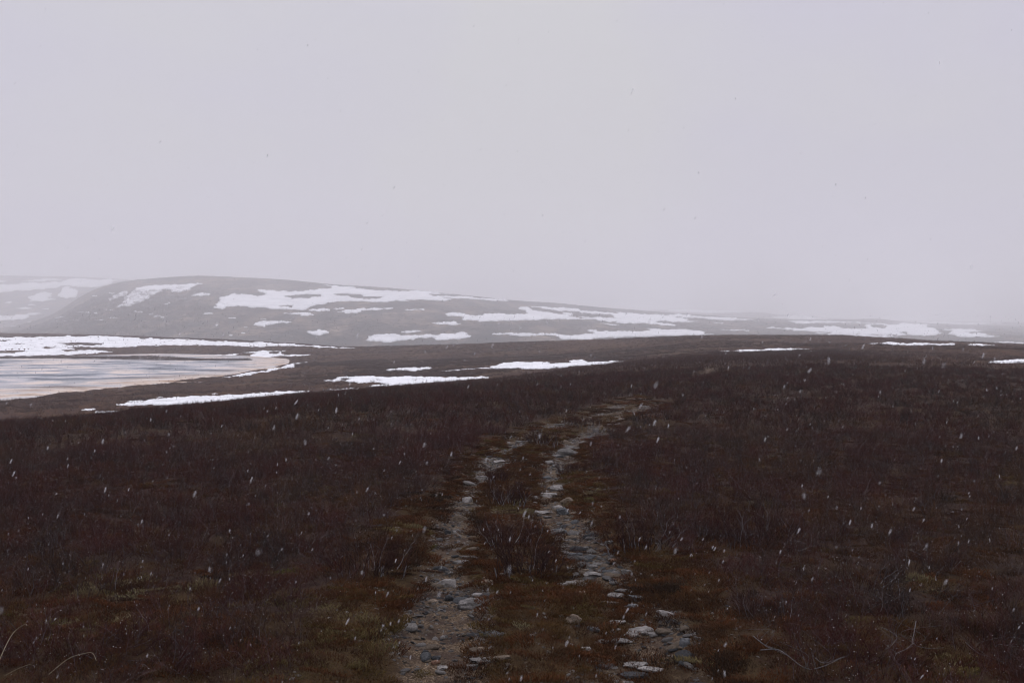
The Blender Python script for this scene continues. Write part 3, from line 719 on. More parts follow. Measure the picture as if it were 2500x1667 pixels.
def cover_tuft(name, n, H, spread, r, mats, flare=0.8):
    """a cushion of short shoots"""
    M = seg_mesh()
    for s in range(n):
        an = random.uniform(0, 6.283); q = spread * math.sqrt(random.random())
        p = np.array((q * math.cos(an), q * math.sin(an), -0.01 - 0.3 * H * (q / spread) ** 2))
        d = np.array((math.cos(an) * flare * q / spread + random.gauss(0, .35), math.sin(an) * flare * q / spread + random.gauss(0, .35), 1))
        d /= np.linalg.norm(d); L = H * random.uniform(.5, 1.1); mid = p + d * L * .5
        d2 = d + np.array((random.gauss(0, .35), random.gauss(0, .35), -.05))
        add_seg(M, p, mid, r, r, 0.3, 0.7, 0, 2); add_seg(M, mid, mid + d2 * L * .5, r, r * .4, 0.7, 1, 0, 2)
    return finish(M, name, mats)

def scatter_obj(name, pts, rotz, scl, idx, variants, label, tilt=0.15):
    col = bpy.data.collections.new(name + "_kinds")
    for k, me in enumerate(variants):
        o = bpy.data.objects.new(f"{name}_kind.{k:03d}", me); col.objects.link(o)
    n = len(pts); me = bpy.data.meshes.new(name); me.vertices.add(n)
    me.vertices.foreach_set("co", np.asarray(pts, np.float32).ravel())
    a = me.attributes.new("rot", 'FLOAT_VECTOR', 'POINT')
    rot = np.stack([rng.normal(0, tilt, n), rng.normal(0, tilt, n), rotz], 1); a.data.foreach_set("vector", rot.astype(np.float32).ravel())
    a = me.attributes.new("scl", 'FLOAT_VECTOR', 'POINT'); a.data.foreach_set("vector", np.asarray(scl, np.float32).ravel())
    a = me.attributes.new("idx", 'INT', 'POINT'); a.data.foreach_set("value", np.asarray(idx, np.int32))
    o = link(name, me)
    ng = bpy.data.node_groups.new(name + "_scatter", 'GeometryNodeTree')
    ng.interface.new_socket("Geometry", in_out='INPUT', socket_type='NodeSocketGeometry')
    ng.interface.new_socket("Geometry", in_out='OUTPUT', socket_type='NodeSocketGeometry')
    gi = ng.nodes.new("NodeGroupInput"); go = ng.nodes.new("NodeGroupOutput")
    ip = ng.nodes.new("GeometryNodeInstanceOnPoints"); ci = ng.nodes.new("GeometryNodeCollectionInfo")
    ci.inputs[0].default_value = col; ci.inputs["Separate Children"].default_value = True; ci.inputs["Reset Children"].default_value = True
    def na(nm, dt):
        x = ng.nodes.new("GeometryNodeInputNamedAttribute"); x.data_type = dt; x.inputs[0].default_value = nm
        return next(s for s in x.outputs if s.enabled and s.name == "Attribute")
    e2r = ng.nodes.new("FunctionNodeEulerToRotation")
    L = ng.links
    L.new(gi.outputs[0], ip.inputs["Points"]); L.new(ci.outputs[0], ip.inputs["Instance"]); ip.inputs["Pick Instance"].default_value = True
    L.new(na("idx", 'INT'), ip.inputs["Instance Index"]); L.new(na("rot", 'FLOAT_VECTOR'), e2r.inputs[0]); L.new(e2r.outputs[0], ip.inputs["Rotation"])
    L.new(na("scl", 'FLOAT_VECTOR'), ip.inputs["Scale"]); L.new(ip.outputs[0], go.inputs[0])
    md = o.modifiers.new("scatter", 'NODES'); md.node_group = ng
    return tag(o, label, kind="stuff")

def cellavg(A): return (A[:-1, :-1] + A[1:, :-1] + A[:-1, 1:] + A[1:, 1:]) / 4
CY = cellavg(moor.Y); CX = cellavg(moor.X); CL = cellavg(low); CB = cellavg(bare); Ct = (moor.t[:-1] + moor.t[1:]) / 2
tcell = Ct[:, None] + 0 * CY
wet = cellavg(moor.Z) < LAKE + 0.05
inview = (np.abs(CX) < 0.62 * CY + 2.5)
clear = sstep(0.05, 0.4, CL)           # 1 where the vegetation stays cropped
median = (cellavg(dL) > 0.28) & (cellavg(dR) > 0.28) & (CX < np.interp(CY, RUT_R[:, 1], RUT_R[:, 0])) & (CX > np.interp(CY, RUT_L[:, 1], RUT_L[:, 0]))
thin = 1 - 0.5 * sstep(0.1, 0.5, fbm(CX * 0.8, CY * 0.8, 211, 4))
def place(name, n_per_m2, ymin, ymax, weight, variants, s0, s1, zf, label, key=None, limit=60000, flat=1.0, tilt=0.15):
    w = weight * (CY > ymin) * (CY < ymax) * inview * ~wet
    pts, tot = moor.scatter(10, w)
    n = int(min(tot * n_per_m2, limit))
    pts, _ = moor.scatter(n, w)
    if key:
        u = U0 + F * pts[:, 0] / pts[:, 1]; v = H0 - F * pts[:, 2] / pts[:, 1]
        bad = np.zeros(n, bool)
        for out, hs in ALL_SNOW['moor']:
            ins = pip(u, v, out)
            for h in hs: ins &= ~pip(u, v, h)
            bad |= ins
        pts = pts[~bad]; n = len(pts)
    s = rng.uniform(s0, s1, n); scl = np.stack([s * flat, s * flat, s * rng.uniform(.8, 1.2, n) * zf], 1)
    return scatter_obj(name, pts, rng.uniform(0, 6.283, n), scl, rng.integers(0, len(variants), n), variants, label, tilt)

CS = cellavg(spots); thin = thin * (1 - 0.85 * CS)
lich_kinds = [cover_tuft("lichen_tuft", 300, 0.022, 0.10, 0.002, (M_lichen,)) for _ in range(3)]
near_kinds = [birch_tuft("birch_tuft", 17, 0.27, 0.32, 0.0026, 10) for _ in range(5)]
mid_kinds = [birch_tuft("birch_tuft_mid", 15, 0.28, 0.42, 0.0055, 7, (2, 3)) for _ in range(4)]
far_kinds = [birch_tuft("birch_tuft_far", 16, 0.32, 0.9, 0.016, 0, (1, 2), (M_birch_far,)) for _ in range(3)]
cov_kinds = [cover_tuft("cover_tuft", 420, 0.024, 0.14, 0.0017, (M_cover,)) for _ in range(4)]
gr_kinds = [cover_tuft("grass_tuft", 30, 0.085, 0.07, 0.0008, (M_grass,), 1.4) for _ in range(3)]
wb = (1 - clear) * (1 - sstep(0.1, 0.5, CB)) * thin * np.where(median, 0.12, 1)
place("dwarf_birch_heath", 31, 3.6, 17, wb, near_kinds, 0.42, 0.88, 0.68, "tangle of bare reddish dwarf birch twigs covering the near moor", tilt=0.4)
place("dwarf_birch_heath", 11, 17, 52, wb, mid_kinds, 0.5, 0.88, 0.68, "dense dark red brown dwarf birch on the slope beyond the near moor", tilt=0.35, limit=40000)
place("dwarf_birch_heath", 0.9, 46, 420, np.minimum(1, sstep(44, 60, CY)) * (1 + 2.2 * (tcell < 5.4)) * (0.25 + 0.75 * sstep(-.3, .3, fbm(CX * .05, CY * .05, 221, 3))) * (1 + 2 * ((tcell > 7) & (tcell < 8.1) & (CY < 250))), far_kinds, 0.5, 1.0, 0.8, "low brown scrub on the far moor down to the lake", key='moor', limit=60000)
wc = (0.45 + 0.9 * cellavg(mossy) + 0.5 * clear) * (1 - 0.95 * sstep(0.25, 0.7, CB))
place("crowberry_and_moss", 70, 3.6, 16, wc, cov_kinds, 0.6, 1.3, 1.0, "low orange brown crowberry and moss cushions", limit=60000)
place("crowberry_and_moss", 9, 16, 40, wc * (0.3 + clear), cov_kinds, 1.0, 2.2, 0.8, "moss cushions bordering the distant stretch of the ruts", limit=15000)
place("withered_grass", 2.5, 3.6, 30, (clear + 0.15 + 0.5 * cellavg(mossy)) * (1 - 0.8 * sstep(0.4, 0.9, CB)) * sstep(-.1, .3, fbm(CX * .9, CY * .9, 231, 3)), gr_kinds, 0.6, 1.2, 1, "short withered grass blades among the moss", limit=12000)

place("lichen_patches", 55, 3.6, 45, np.maximum(CS, 0.05 * (clear + 0.3) * sstep(.1, .5, fbm(CX * 2.3, CY * 2.1, 241, 3))) * (1 - 0.9 * sstep(0.3, 0.8, CB)), lich_kinds, 0.6, 1.4, 1.0, "pale yellow lichen and bright moss in small patches", limit=12000)

# scrub trees at the hill's left foot
wt = np.zeros((hill.Y.shape[0] - 1, hill.Y.shape[1] - 1)) + 1.0
hu = hill.U[:-1][None, :]; ht = hill.t[:-1][:, None]
wt = (sstep(620, 150, hu) * (ht > 0.3) * (ht < 2.6) * (hu > -300)) * (0.2 + vnoise(hill.X[:-1, :-1] * 0.03, hill.Y[:-1, :-1] * 0.02, 9))
pts, _ = hill.scatter(5200, wt)
s = rng.uniform(2.5, 7, len(pts))
scatter_obj("mountain_birch_scrub", pts, rng.uniform(0, 6.28, len(pts)), np.stack([s, s, s * 1.6], 1), rng.integers(0, 3, len(pts)), far_kinds, "grey birch scrub on the hill's lower left slope", 0.05)
wt = np.ones((hill.Y.shape[0] - 1, hill.Y.shape[1] - 1)) * (hill.t[:-1][:, None] > 0.2) * (hill.t[:-1][:, None] < 4.0) * sstep(.0, .5, fbm(hill.X[:-1, :-1] * 0.012, hill.Y[:-1, :-1] * 0.012, 19, 4) + .25) * (np.abs(hill.U[:-1][None, :] - 1250) < 1400)
pts, _ = hill.scatter(16000, wt)
u_ = U0 + F * pts[:, 0] / pts[:, 1]; v_ = H0 - F * pts[:, 2] / pts[:, 1]; bad = np.zeros(len(pts), bool)
for p_, hs_ in ALL_SNOW['hill']:
    ins = pip(u_, v_, p_)
    for h_ in hs_: ins &= ~pip(u_, v_, h_)
    bad |= ins
pts = pts[~bad]; s = rng.uniform(1.5, 4.5, len(pts))
scatter_obj("hill_heath", pts, rng.uniform(0, 6.28, len(pts)), np.stack([s * 1.4, s * 1.4, s * .7], 1), rng.integers(0, 3, len(pts)), far_kinds, "dark low scrub dotted over the hill", 0.05)
# reeds on the spit
rp = []
for k in range(2600):
    u = random.uniform(-250, 610); i = min(range(9), key=lambda q: abs(spit[q][0] - u))
    top = np.interp(u, [p[0] for p in spit[:11]], [p[1] for p in spit[:11]]); bot = np.interp(u, [p[0] for p in spit[:9:-1]], [p[1] for p in spit[:9:-1]])
    v = random.uniform(min(top + 1.2, bot), bot); y = -LAKE * F / (v - H0); rp.append(((u - U0) / F * y, y, LAKE))
rp = np.array(rp); s = rng.uniform(.5, 1.3, len(rp))
M_reed = far_kinds
scatter_obj("reeds", rp, rng.uniform(0, 6.28, len(rp)), np.stack([s * 1.3, s * 1.3, s * 1.2], 1), rng.integers(0, 3, len(rp)), far_kinds, "dark line of reeds on a spit in the lake", 0.05)

# individual birch bushes that stand clear of the mass
BUSHES = [
 (1245, 1232, 120, 50, "dark twiggy birch bush between the ruts, beside the small angular pale stone"),
 (1290, 1400, 190, 110, "widest birch bush on the strip between the ruts, left of the heap of grey stones"),
 (1235, 1330, 140, 60, "reddish birch bush between the ruts, behind the widest one"),
 (1330, 1085, 90, 34, "small birch bush on the strip between the ruts, left of the domed boulder"),
 (1420, 1040, 110, 26, "far low birch bush at the bend where the two ruts meet"),
 (1215, 1180, 70, 30, "little birch bush right of the flat pale stones in the left rut"),
 (1560, 1340, 190, 75, "birch bush overhanging the right edge of the track by the grey stone heap"),
 (1395, 1160, 75, 32, "narrow birch bush at the right rut's right edge, above the tilted stone"),
 (1850, 1330, 220, 90, "broad birch bush standing in the heath right of the track"),
 (905, 1400, 200, 85, "dark birch bush left of the track, level with the pale wedge stone"),
]
for k, (u, v, w, h, lb) in enumerate(BUSHES):
    p = moor.hit(u, v); sc_ = p.y / F
    W_, Hh = w * sc_, h * sc_
    stems = int(26 + 60 * min(W_, 1.0)); random.seed(900 + k)
    M = seg_mesh(); stems_ = []
    for s in range(stems):
        an = random.uniform(0, 6.283); rr_ = W_ * 0.5 * math.sqrt(random.random()) * .85
        lean = random.uniform(.1, .9); g = 0.8 if random.random() < .08 else 0
        base = (rr_ * math.cos(an), rr_ * math.sin(an) * .8, -0.03)
        branch(M, (base[0], base[1], 0.02), (math.cos(an) * lean, math.sin(an) * lean, 1), max(Hh, .16) * random.uniform(.5, .95), 0.0028, 0, Hh, g, 0.24, (2, 4))
        if s % 6 == 0: B = seg_mesh(); stems_.append(B); add_seg(B, base, (base[0] * 1.1, base[1] * 1.1, 0.06), .007, .004, 0, 0.2, 0.5, 3)
    o = link("birch_bush", finish(M, "birch_bush", (M_bush,))); o.location = (p.x, p.y, moor.height(p.x, p.y)[0] - 0.01)
    tag(o, lb, "bush", "birch bushes along the track")
    for B in stems_: link("stem", finish(B, "stem", (M_birch,)), o)

# ------------------------------------------------------------------ stones
def ico(sub):
    import bmesh
    bm = bmesh.new(); bmesh.ops.create_icosphere(bm, subdivisions=sub, radius=1.0)
    v = np.array([tuple(a.co) for a in bm.verts]); f = np.array([[q.index for q in a.verts] for a in bm.faces]); bm.free(); return v, f
ICO = {k: ico(k) for k in (1, 2, 3, 4)}
def stone_mesh(name, w, d, h, seed, m, style='round', sub=4):
    r = np.random.default_rng(seed); v, f = ICO[sub]; v = v.copy()
    cuts = {'round': 5, 'angular': 13, 'slab': 9, 'wedge': 11}[style]
    for _ in range(cuts):
        n = r.normal(size=3); n /= np.linalg.norm(n); lim = r.uniform(.45, .85) if style != 'round' else r.uniform(.75, .95)
        dd = v @ n; over = dd > lim; v[over] -= np.outer(dd[over] - lim, n) * 0.97
    if style == 'slab':
        lim = 0.42; t = v[:, 2] > lim; v[t, 2] = lim + (v[t, 2] - lim) * 0.12
        v[:, 2] += 0.06 * np.sin(v[:, 0] * 3 + seed)
    if style == 'wedge':
        v[:, 2] *= 1 + 0.6 * v[:, 0] * (1 if seed % 2 else -1)
    if style in ('slab', 'angular', 'wedge'):
        v = np.sign(v) * np.abs(v) ** 0.85
    nz_ = fbm(v[:, 0] * 1.7 + seed, v[:, 1] * 1.7 + v[:, 2] * 1.3, seed % 97, 4) * 0.26 + fbm(v[:, 0] * 7 + seed, v[:, 1] * 7 + v[:, 2] * 6, seed % 89, 3) * (0.07 if sub > 2 else 0)
    v *= (1 + nz_)[:, None]
    an = r.uniform(-.5, .5); c, s = math.cos(an), math.sin(an)
    mx = v.max(0); mn = v.min(0); v = (v - (mx + mn) / 2) / ((mx - mn) / 2)
    v[:, 2] = v[:, 2] * 0.5 + 0.5
    base = 0.42                                       # part below the ground
    v = v * [w / 2, d / 2, h / (1 - base)] - [0, 0, h * base / (1 - base)]
    return mesh_np(name, v, f, (m,), True)

STONES = [  # u, v of the foot, width, height in the photograph, tone, shape, label
 (1385,1112,56,17,'grey','round',"domed grey boulder in the right rut, largest of the far stones"),
 (1357,1115,25,6,'grey','slab',"low grey stone at the left foot of the far domed boulder"),
 (1457,1056,22,10,'grey','round',"small grey stone on the right edge of the far rut bend"),
 (1400,1025,18,5,'grey','slab',"thin flat stone beside the far birch bush at the bend"),
 (1230,1112,14,7,'grey','round',"tiny grey stone in the left rut, farthest of that rut"),
 (1221,1130,34,6,'pale','slab',"thin pale flat stone across the far left rut"),
 (1178,1171,33,10,'pale','slab',"wide flat pale stone in the left rut below the thin flat one"),
 (1160,1182,16,5,'grey','slab',"small flat grey stone just below the wide flat pale one in left rut"),
 (1336,1170,32,8,'blue','slab',"bluish flat stone sunk in the right rut below the domed boulder"),
 (1359,1198,34,13,'pale','wedge',"pale tilted stone at the right rut's edge, above the oval one"),
 (1338,1213,46,10,'pale','slab',"oval flat pale stone in the middle of the right rut"),
 (1303,1219,22,8,'grey','slab',"small grey stone left of the oval pale one"),
 (1142,1227,28,14,'pale','angular',"small angular pale stone in the left rut beside a birch bush"),
 (1386,1230,38,15,'tan','wedge',"mossy tan stone on the right side of the right rut"),
 (1362,1243,28,11,'pale','round',"rounded pale stone touching the bluish grey lump"),
 (1374,1256,33,16,'blue','angular',"bluish grey lump stone in the right rut below the rounded pale one"),
 (1321,1254,48,9,'pale','wedge',"long whitish flat stone left of the bluish grey lump"),
 (1400,1257,22,8,'tan','angular',"dull tan stone right of the bluish grey lump"),
 (1122,1270,35,15,'tan','wedge',"warm tan pointed stone in the left rut"),
 (1094,1304,17,12,'dark','angular',"small dark jagged stone at the left rut's outer edge"),
 (1117,1299,31,7,'grey','slab',"flat grey stone right of the small dark jagged one"),
 (1363,1301,44,12,'blue','round',"smooth bluish grey stone in the right rut, alone above the gravel"),
 (1337,1265,24,6,'grey','slab',"thin grey stone under the long whitish flat one"),
 (1442,1314,44,16,'dark','angular',"dark grey humped stone at the right verge below a birch bush"),
 (1453,1303,25,5,'pale','slab',"pale sliver of stone behind the dark humped stone"),
 (1487,1329,22,10,'grey','angular',"grey stone half hidden in twigs on the right verge"),
 (1155,1367,70,13,'grey','slab',"long pale grey slab across the left rut, right upper piece"),
 (1125,1376,44,9,'grey','slab',"lower left end piece of the long slab in the left rut"),
 (1083,1396,26,15,'dark','angular',"dark blocky stone at the outer side of the left rut"),
 (1124,1388,15,6,'grey','round',"small grey pebble just under the long slab of the left rut"),
 (1100,1403,16,8,'pale','angular',"little whitish stone right of the dark blocky one"),
 (1226,1405,14,7,'pale','round',"little pale pebble alone at the foot of the widest birch bush"),
 (1406,1357,34,9,'blue','slab',"flat bluish stone at the top left of the stone heap"),
 (1441,1364,32,11,'blue','angular',"dark bluish stone at the top right of the stone heap"),
 (1399,1370,25,6,'pale','slab',"pale flat stone at the left of the stone heap"),
 (1422,1385,33,15,'grey','round',"roundest grey stone in the middle of the stone heap"),
 (1447,1387,26,10,'grey','angular',"grey stone right of the roundest one in the heap"),
 (1425,1342,26,8,'grey','slab',"grey flat stone above the stone heap"),
 (1497,1371,20,7,'red','round',"orange tinted stone in the twigs right of the heap"),
 (1448,1409,50,13,'pale','slab',"bright pale flat stone at the foot of the heap"),
 (1500,1405,36,14,'grey','angular',"jagged grey stone right of the bright pale flat one"),
 (1532,1403,34,13,'grey','slab',"outermost slab on the right verge beside the jagged grey stone"),
 (1430,1395,18,6,'tan','slab',"thin tan stone between heap and bright pale flat stone"),
 (1402,1428,60,15,'pale','wedge',"long tilted pale stone pointing left into the middle strip"),
 (1368,1431,36,7,'pale','slab',"thin left end stone beneath the long tilted pale one"),
 (1089,1432,52,20,'pale','wedge',"pale wedge stone on the left rut's outer side"),
 (1416,1450,28,9,'tan','slab',"small tan flat stone in the middle below the long tilted one"),
 (1157,1483,84,29,'grey','round',"biggest grey boulder of the left rut"),
 (1166,1456,29,6,'pale','slab',"thin pale stone resting behind the biggest left boulder"),
 (1098,1467,25,14,'dark','angular',"small dark pyramid stone left of the biggest left boulder"),
 (1057,1471,25,7,'tan','round',"low tan stone farthest left at the track's edge"),
 (1190,1430,34,16,'tan','round',"mossy round tan stone on the middle strip above the boulder"),
 (1186,1415,20,5,'tan','slab',"flat tan stone just behind the mossy round one"),
 (1503,1459,46,12,'pale','angular',"ragged pale stone in the right rut beside the smooth dark one"),
 (1557,1467,50,13,'blue','slab',"smooth bluish dark stone right of the ragged pale one"),
 (1520,1446,40,6,'grey','slab',"flat grey stone behind the ragged pale one"),
 (1490,1478,50,12,'grey','slab',"broad low grey outcrop in the right rut"),
 (1545,1484,36,12,'blue','angular',"bluish lump beside the broad low outcrop"),
 (1400,1520,44,22,'tan','round',"rounded brown grey stone on the middle strip, a peaked top"),
 (1504,1524,49,11,'pale','slab',"whitish flat stone above the biggest right boulder"),
 (1448,1541,32,13,'blue','angular',"small peaked bluish stone left of the biggest right boulder"),
 (1561,1552,80,27,'pale','angular',"biggest boulder of the right rut with pale lumpy top"),
 (1599,1554,38,8,'grey','slab',"low grey stone at the right foot of the biggest right boulder"),
 (1503,1544,30,6,'pale','slab',"pale chip of stone left of the biggest right boulder"),
 (1633,1507,60,18,'pale','wedge',"long pale stone slanting up out of moss on the right verge"),
 (1673,1577,31,19,'blue','angular',"steep bluish stone farthest right of the track"),
 (1202,1553,62,13,'blue','slab',"long pale blue flat stone in the near left rut"),
 (1160,1556,50,9,'dark','slab',"low dark stone left of the long pale blue one"),
 (1175,1589,30,11,'tan','round',"tan humped stone on the near middle strip"),
 (1082,1559,16,6,'pale','round',"small whitish pebble in the near left rut"),
 (1064,1622,25,12,'red','round',"reddish round stone lowest in the left rut"),
 (1063,1610,22,9,'dark','round',"grey stone resting behind the reddish round one"),
 (1080,1635,26,9,'pale','angular',"pale stone right below the reddish round one"),
 (1430,1589,28,8,'pale','slab',"small pale flat stone at the inner edge of the near right rut"),
 (1515,1571,60,9,'grey','slab',"flat grey rock plate below the biggest right boulder"),
 (1466,1574,46,8,'grey','slab',"narrower flat rock plate left of the grey one below the right boulder"),
 (1551,1630,64,9,'pale','slab',"long pale ledge of stone nearest the camera, upper strip"),
 (1590,1642,70,10,'pale','slab',"long pale ledge of stone nearest the camera, lower right strip"),
 (1548,1656,70,9,'dark','slab',"dark flat rock plate at the bottom edge of the right rut"),
 (1185,1619,80,9,'grey','slab',"cracked flat grey rock plate in the near left rut"),
 (1225,1612,44,8,'tan','slab',"tan flat rock plate at the right end of the cracked grey one"),
 (1150,1632,40,7,'grey','slab',"small rock plate left below the cracked grey one"),
]
for k, (u, v, w, h, tone, style, lb) in enumerate(STONES):
    p = moor.hit(u, v); s = p.y / F; W_ = w * s
    elev = (v - H0) / F
    D_ = W_ * (0.5 if style in ('slab', 'wedge') else 0.68)
    Hh = max(h * s * 1.1 - D_ * elev * 0.8, 0.016)
    me = stone_mesh("stone", W_, D_, Hh, 300 + k * 7, M_st[tone], style, 4 if w > 30 else 3)
    o = link("stone", me); y = p.y + D_ * 0.3; x = p.x * y / p.y
    o.location = (x, y, moor.height(x, y)[0] + 0.004); o.rotation_euler = (random.uniform(-.06, .06), random.uniform(-.07, .07), random.uniform(-.15, .15))
    tag(o, lb, "stone", "stones lying in the ruts of the track")
# small stones pressed into the ruts: parts of the track
small = {}
for t_i, tone in enumerate(('grey', 'pale', 'tan', 'blue', 'dark')):
    for q in range(4): small[(tone, q)] = stone_mesh("small_stone", 1, .75, .36, 4000 + t_i * 31 + q, M_st[tone], ('slab', 'angular', 'wedge', 'slab')[q], 2)
wsm = sstep(0.3, 0.8, CB) * (CY > 4.2) * (CY < 19) * (0.15 + sstep(-.1, .4, fbm(CX * 1.8, CY * 1.2, 251, 3))) * (1 + 1.5 * ((CX > np.interp(CY, RUT_R[:, 1], RUT_R[:, 0]) - .3) & (CY < 9.5)))
pts, _ = moor.scatter(290, wsm)
for p in pts:
    tone = random.choice(('grey', 'grey', 'grey', 'pale', 'tan', 'tan', 'blue', 'dark')); s = random.choice((.035, .05, .05, .07, .1)) * random.uniform(.8, 1.2) * (1 + 0.04 * (p[1] - 5))
    o = link("small_stone", small[(tone, random.randrange(4))], track); o.location = (p[0], p[1], p[2] + 0.002); o.scale = (s * 1.2, s, s * random.uniform(.35, .8)); o.rotation_euler = (random.gauss(0, .12), random.gauss(0, .12), random.uniform(0, 6.28))
# gravel
pv, pf = ICO[1]
gk = []
for k, tone in enumerate(('grey', 'dark', 'tan', 'tan', 'pale')):
    gk.append(mesh_np("gravel_bit", pv * (1 + 0.3 * np.random.default_rng(k).normal(size=(len(pv), 1)).clip(-1, 1)) * [.5, .4, .28], pf, (M_st[tone],), False))
wg = (sstep(0.15, 0.7, CB) + 0.08 * clear) * (0.2 + sstep(-.3, .4, fbm(CX * 2.5, CY * 1.6, 261, 3))) * (CY > 3.6) * (CY < 26) * (0.4 + 0.6 * sstep(5, 9, CY))
pts, _ = moor.scatter(75000, wg)
s = 0.005 + 0.040 * rng.random(len(pts)) ** 4.5
scatter_obj("gravel", pts, rng.uniform(0, 6.28, len(pts)), np.stack([s, s, s * .7], 1), rng.integers(0, 5, len(pts)), gk, "grey and tan gravel strewn in the ruts", 0.3)

# ------------------------------------------------------------------ dead branches and long straws
def tube(name, P, r0, r1, m, sides=6):
    P = [np.array(p, float) for p in P]; fine = []
    for i in range(len(P) - 1):
        p0 = P[max(i - 1, 0)]; p1 = P[i]; p2 = P[i + 1]; p3 = P[min(i + 2, len(P) - 1)]
        for t in np.linspace(0, 1, 6, endpoint=False):
            fine.append(0.5 * ((2 * p1) + (-p0 + p2) * t + (2 * p0 - 5 * p1 + 4 * p2 - p3) * t * t + (-p0 + 3 * p1 - 3 * p2 + p3) * t ** 3))
    fine.append(P[-1]); n = len(fine); v = []; f = []
    for i, p in enumerate(fine):
        d = fine[min(i + 1, n - 1)] - fine[max(i - 1, 0)]; d /= np.linalg.norm(d) + 1e-9
        x = np.cross(d, (0.1, 0.2, 1)); x /= np.linalg.norm(x); y = np.cross(d, x); r = r0 + (r1 - r0) * i / (n - 1); r *= 1 + 0.15 * math.sin(i * 2.1)
        for k in range(sides):
            a = k * 2 * math.pi / sides; v.append(p + (x * math.cos(a) + y * math.sin(a)) * r)
    for i in range(n - 1):
        for k in range(sides):
            j = (k + 1) % sides; f.append((i * sides + k, i * sides + j, (i + 1) * sides + j, (i + 1) * sides + k))
    return mesh_np(name, v, f, (m,), True)
def lifted(pts, hs, k, o):
    out = []
    base = moor.hit(*[(o[0] + pts[0][0] / k), (o[1] + pts[0][1] / k)])
    y = base.y
    for i, ((a, b), h) in enumerate(zip(pts, hs)):
        u = o[0] + a / k; v = o[1] + b / k; g = moor.hit(u, v + h * F / y); yy = g.y
        out.append(((u - U0) / F * yy, yy, -(v - H0) / F * yy))
    return out
BR = [
 ([(190,1295),(320,1290),(400,1330),(560,1445),(700,1430),(870,1350)], .008, "longest pale crooked dead branch in the lower right heath"),
 ([(130,1180),(230,1260),(300,1290),(420,1345)], .006, "short straight grey branch just left above the longest dead branch"),
 ([(1465,1060),(1450,1150),(1442,1240),(1550,1280),(1690,1275)], .007, "forked looking grey branch standing up with a bend to the right"),
 ([(1442,1240),(1380,1290),(1310,1320),(1280,1380)], .006, "grey branch running down left from the bent one"),
 ([(1180,1110),(1250,1140),(1310,1190),(1250,1270),(1210,1290)], .007, "hooked grey branch left of the standing bent one"),
 ([(1870,1230),(1960,1310),(2060,1350),(2200,1400)], .005, "thin grey branch near the right edge of the picture"),
 ([(640,1360),(700,1400),(780,1385),(850,1355)], .005, "small curled pale branch above the longest dead branch"),
 ([(1410,470),(1460,495),(1520,520),(1570,530)], .004, "far thin whitish twig in the right heath, upper middle"),
]
for k, (pts, r, lb) in enumerate(BR):
    r *= 0.36
    L = lifted(pts, [.10] * len(pts), 3.357, (1800, 1200)); c = np.array(L[0])
    o = link("dead_branch", tube("dead_branch", [np.array(q) - c for q in L], r, r * .4, M_wood)); o.location = c
    tag(o, lb, "branch", "dead branches in the heath")
    q = np.array(L[len(L) // 2]) - c
    for z in range(3):
        q = np.array(L[random.randrange(1, len(L))]) - c
        e = [q, q + np.array((random.uniform(-.09, .09), random.uniform(-.04, .04), random.uniform(.03, .09))), q + np.array((random.uniform(-.18, .18), random.uniform(-.08, .08), random.uniform(.06, .16)))]
        link("twig", tube("twig", e, r * .45, r * .2, M_wood, 4), o)
ST = [
 ([(-40,1330),(0,1200),(100,1000),(200,918),(222,930)], .0022, "tallest straw arching up at the left edge"),
 ([(400,1328),(560,1200),(700,1155),(760,1155),(790,1215)], .0018, "curved straw drooping at its tip, right of the tallest"),
 ([(40,1338),(150,1280),(260,1240)], .0015, "short slanting straw between the two long ones"),
]
for pts, r, lb in ST:
    L = lifted(pts, [.05 + .05 * i for i in range(len(pts))], 3.36, (0, 1250)); c = np.array(L[0])
    o = link("straw", tube("straw", [np.array(q) - c for q in L], r, r * .5, M_straw, 5)); o.location = c
    tag(o, lb, "straw", "long bent straws in the left corner")

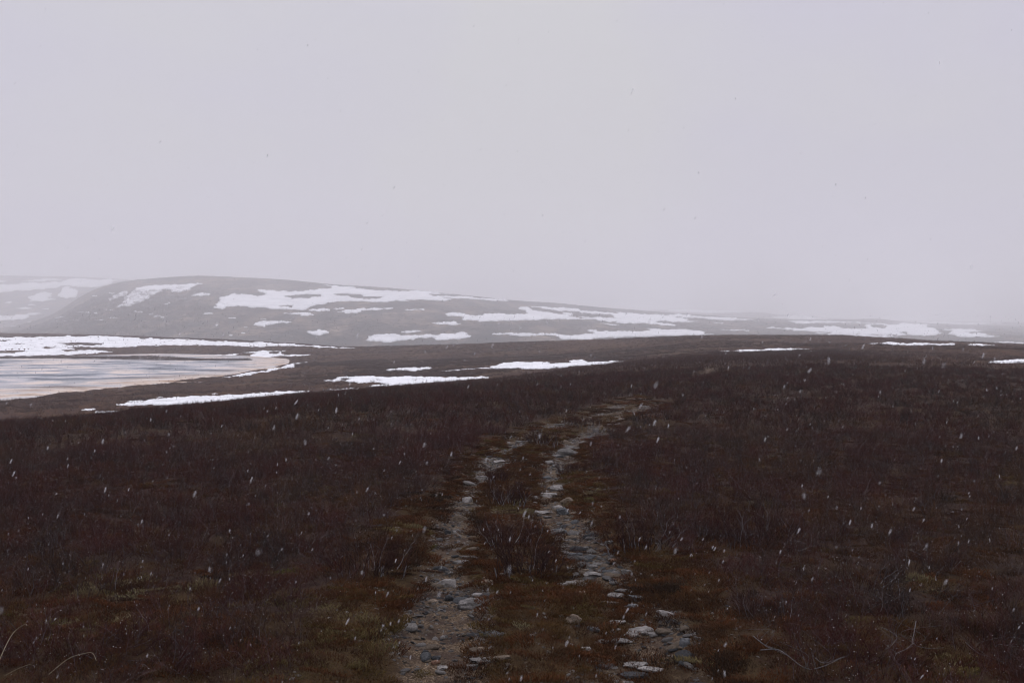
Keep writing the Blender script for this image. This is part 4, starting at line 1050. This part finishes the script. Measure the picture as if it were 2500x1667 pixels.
# ------------------------------------------------------------------ falling snow
n = 150000
yy = 30 * rng.random(n) ** (1 / 2.75); yy = np.maximum(yy, 0)
yy = yy[yy > 1.1]; n = len(yy)
xx = rng.uniform(-0.62, 0.62, n) * yy + rng.uniform(-.5, .5, n)
zz = rng.uniform(-0.40, 0.36, n) * yy
gz = moor.height(xx, yy); okf = (zz > gz + 0.02) & ((zz < 0.01 * yy) | (rng.random(n) < 0.04))
xx, yy, zz = xx[okf], yy[okf], zz[okf]; n = len(xx)
fk = []
for k in range(4):
    v, f = ICO[1]; r = np.random.default_rng(k); v = v * (1 + 0.35 * r.normal(size=(len(v), 1)).clip(-1, 1)) * [.45, .4, 1.6]
    fk.append(mesh_np("snow_flake", v, f, (M_flake,), True))
s = rng.uniform(0.0020, 0.0050, n) * (1 + 1.2 * (rng.random(n) > .95) * (yy < 9))
s = np.minimum(s, 0.0021 * yy)
o = scatter_obj("falling_snow", np.stack([xx, yy, zz], 1), np.zeros(n), np.stack([s, s, s], 1), rng.integers(0, 4, n), fk, "white flakes drifting down across the whole moor", 0.12)
ra = o.data.attributes["rot"]; rot = np.stack([rng.normal(0, .2, n), rng.normal(0.35, .15, n), rng.uniform(-.3, .3, n)], 1); ra.data.foreach_set("vector", rot.astype(np.float32).ravel())

# ------------------------------------------------------------------ haze: one closed box of even air
hz = bpy.data.materials.new("haze_air"); hz.use_nodes = True; nt = hz.node_tree; nt.nodes.clear()
ho = nt.nodes.new("ShaderNodeOutputMaterial"); pv_ = nt.nodes.new("ShaderNodeVolumePrincipled")
pv_.inputs["Color"].default_value = (0.985, 0.982, 0.993, 1); pv_.inputs["Density"].default_value = 0.00066; pv_.inputs["Anisotropy"].default_value = 0.0
nt.links.new(pv_.outputs[0], ho.inputs["Volume"])
x0, x1, y0, y1, z0, z1 = -8990, 8990, -390, 8990, -25, 200
hv = [(x0, y0, z0), (x1, y0, z0), (x1, y1, z0), (x0, y1, z0), (x0, y0, z1), (x1, y0, z1), (x1, y1, z1), (x0, y1, z1)]
hf = [(3, 2, 1, 0), (4, 5, 6, 7), (0, 1, 5, 4), (1, 2, 6, 5), (2, 3, 7, 6), (3, 0, 4, 7)]
tag(link("haze", mesh_np("haze", hv, hf, (hz,), False)), "pale snowy air fading the far hills", kind="stuff")
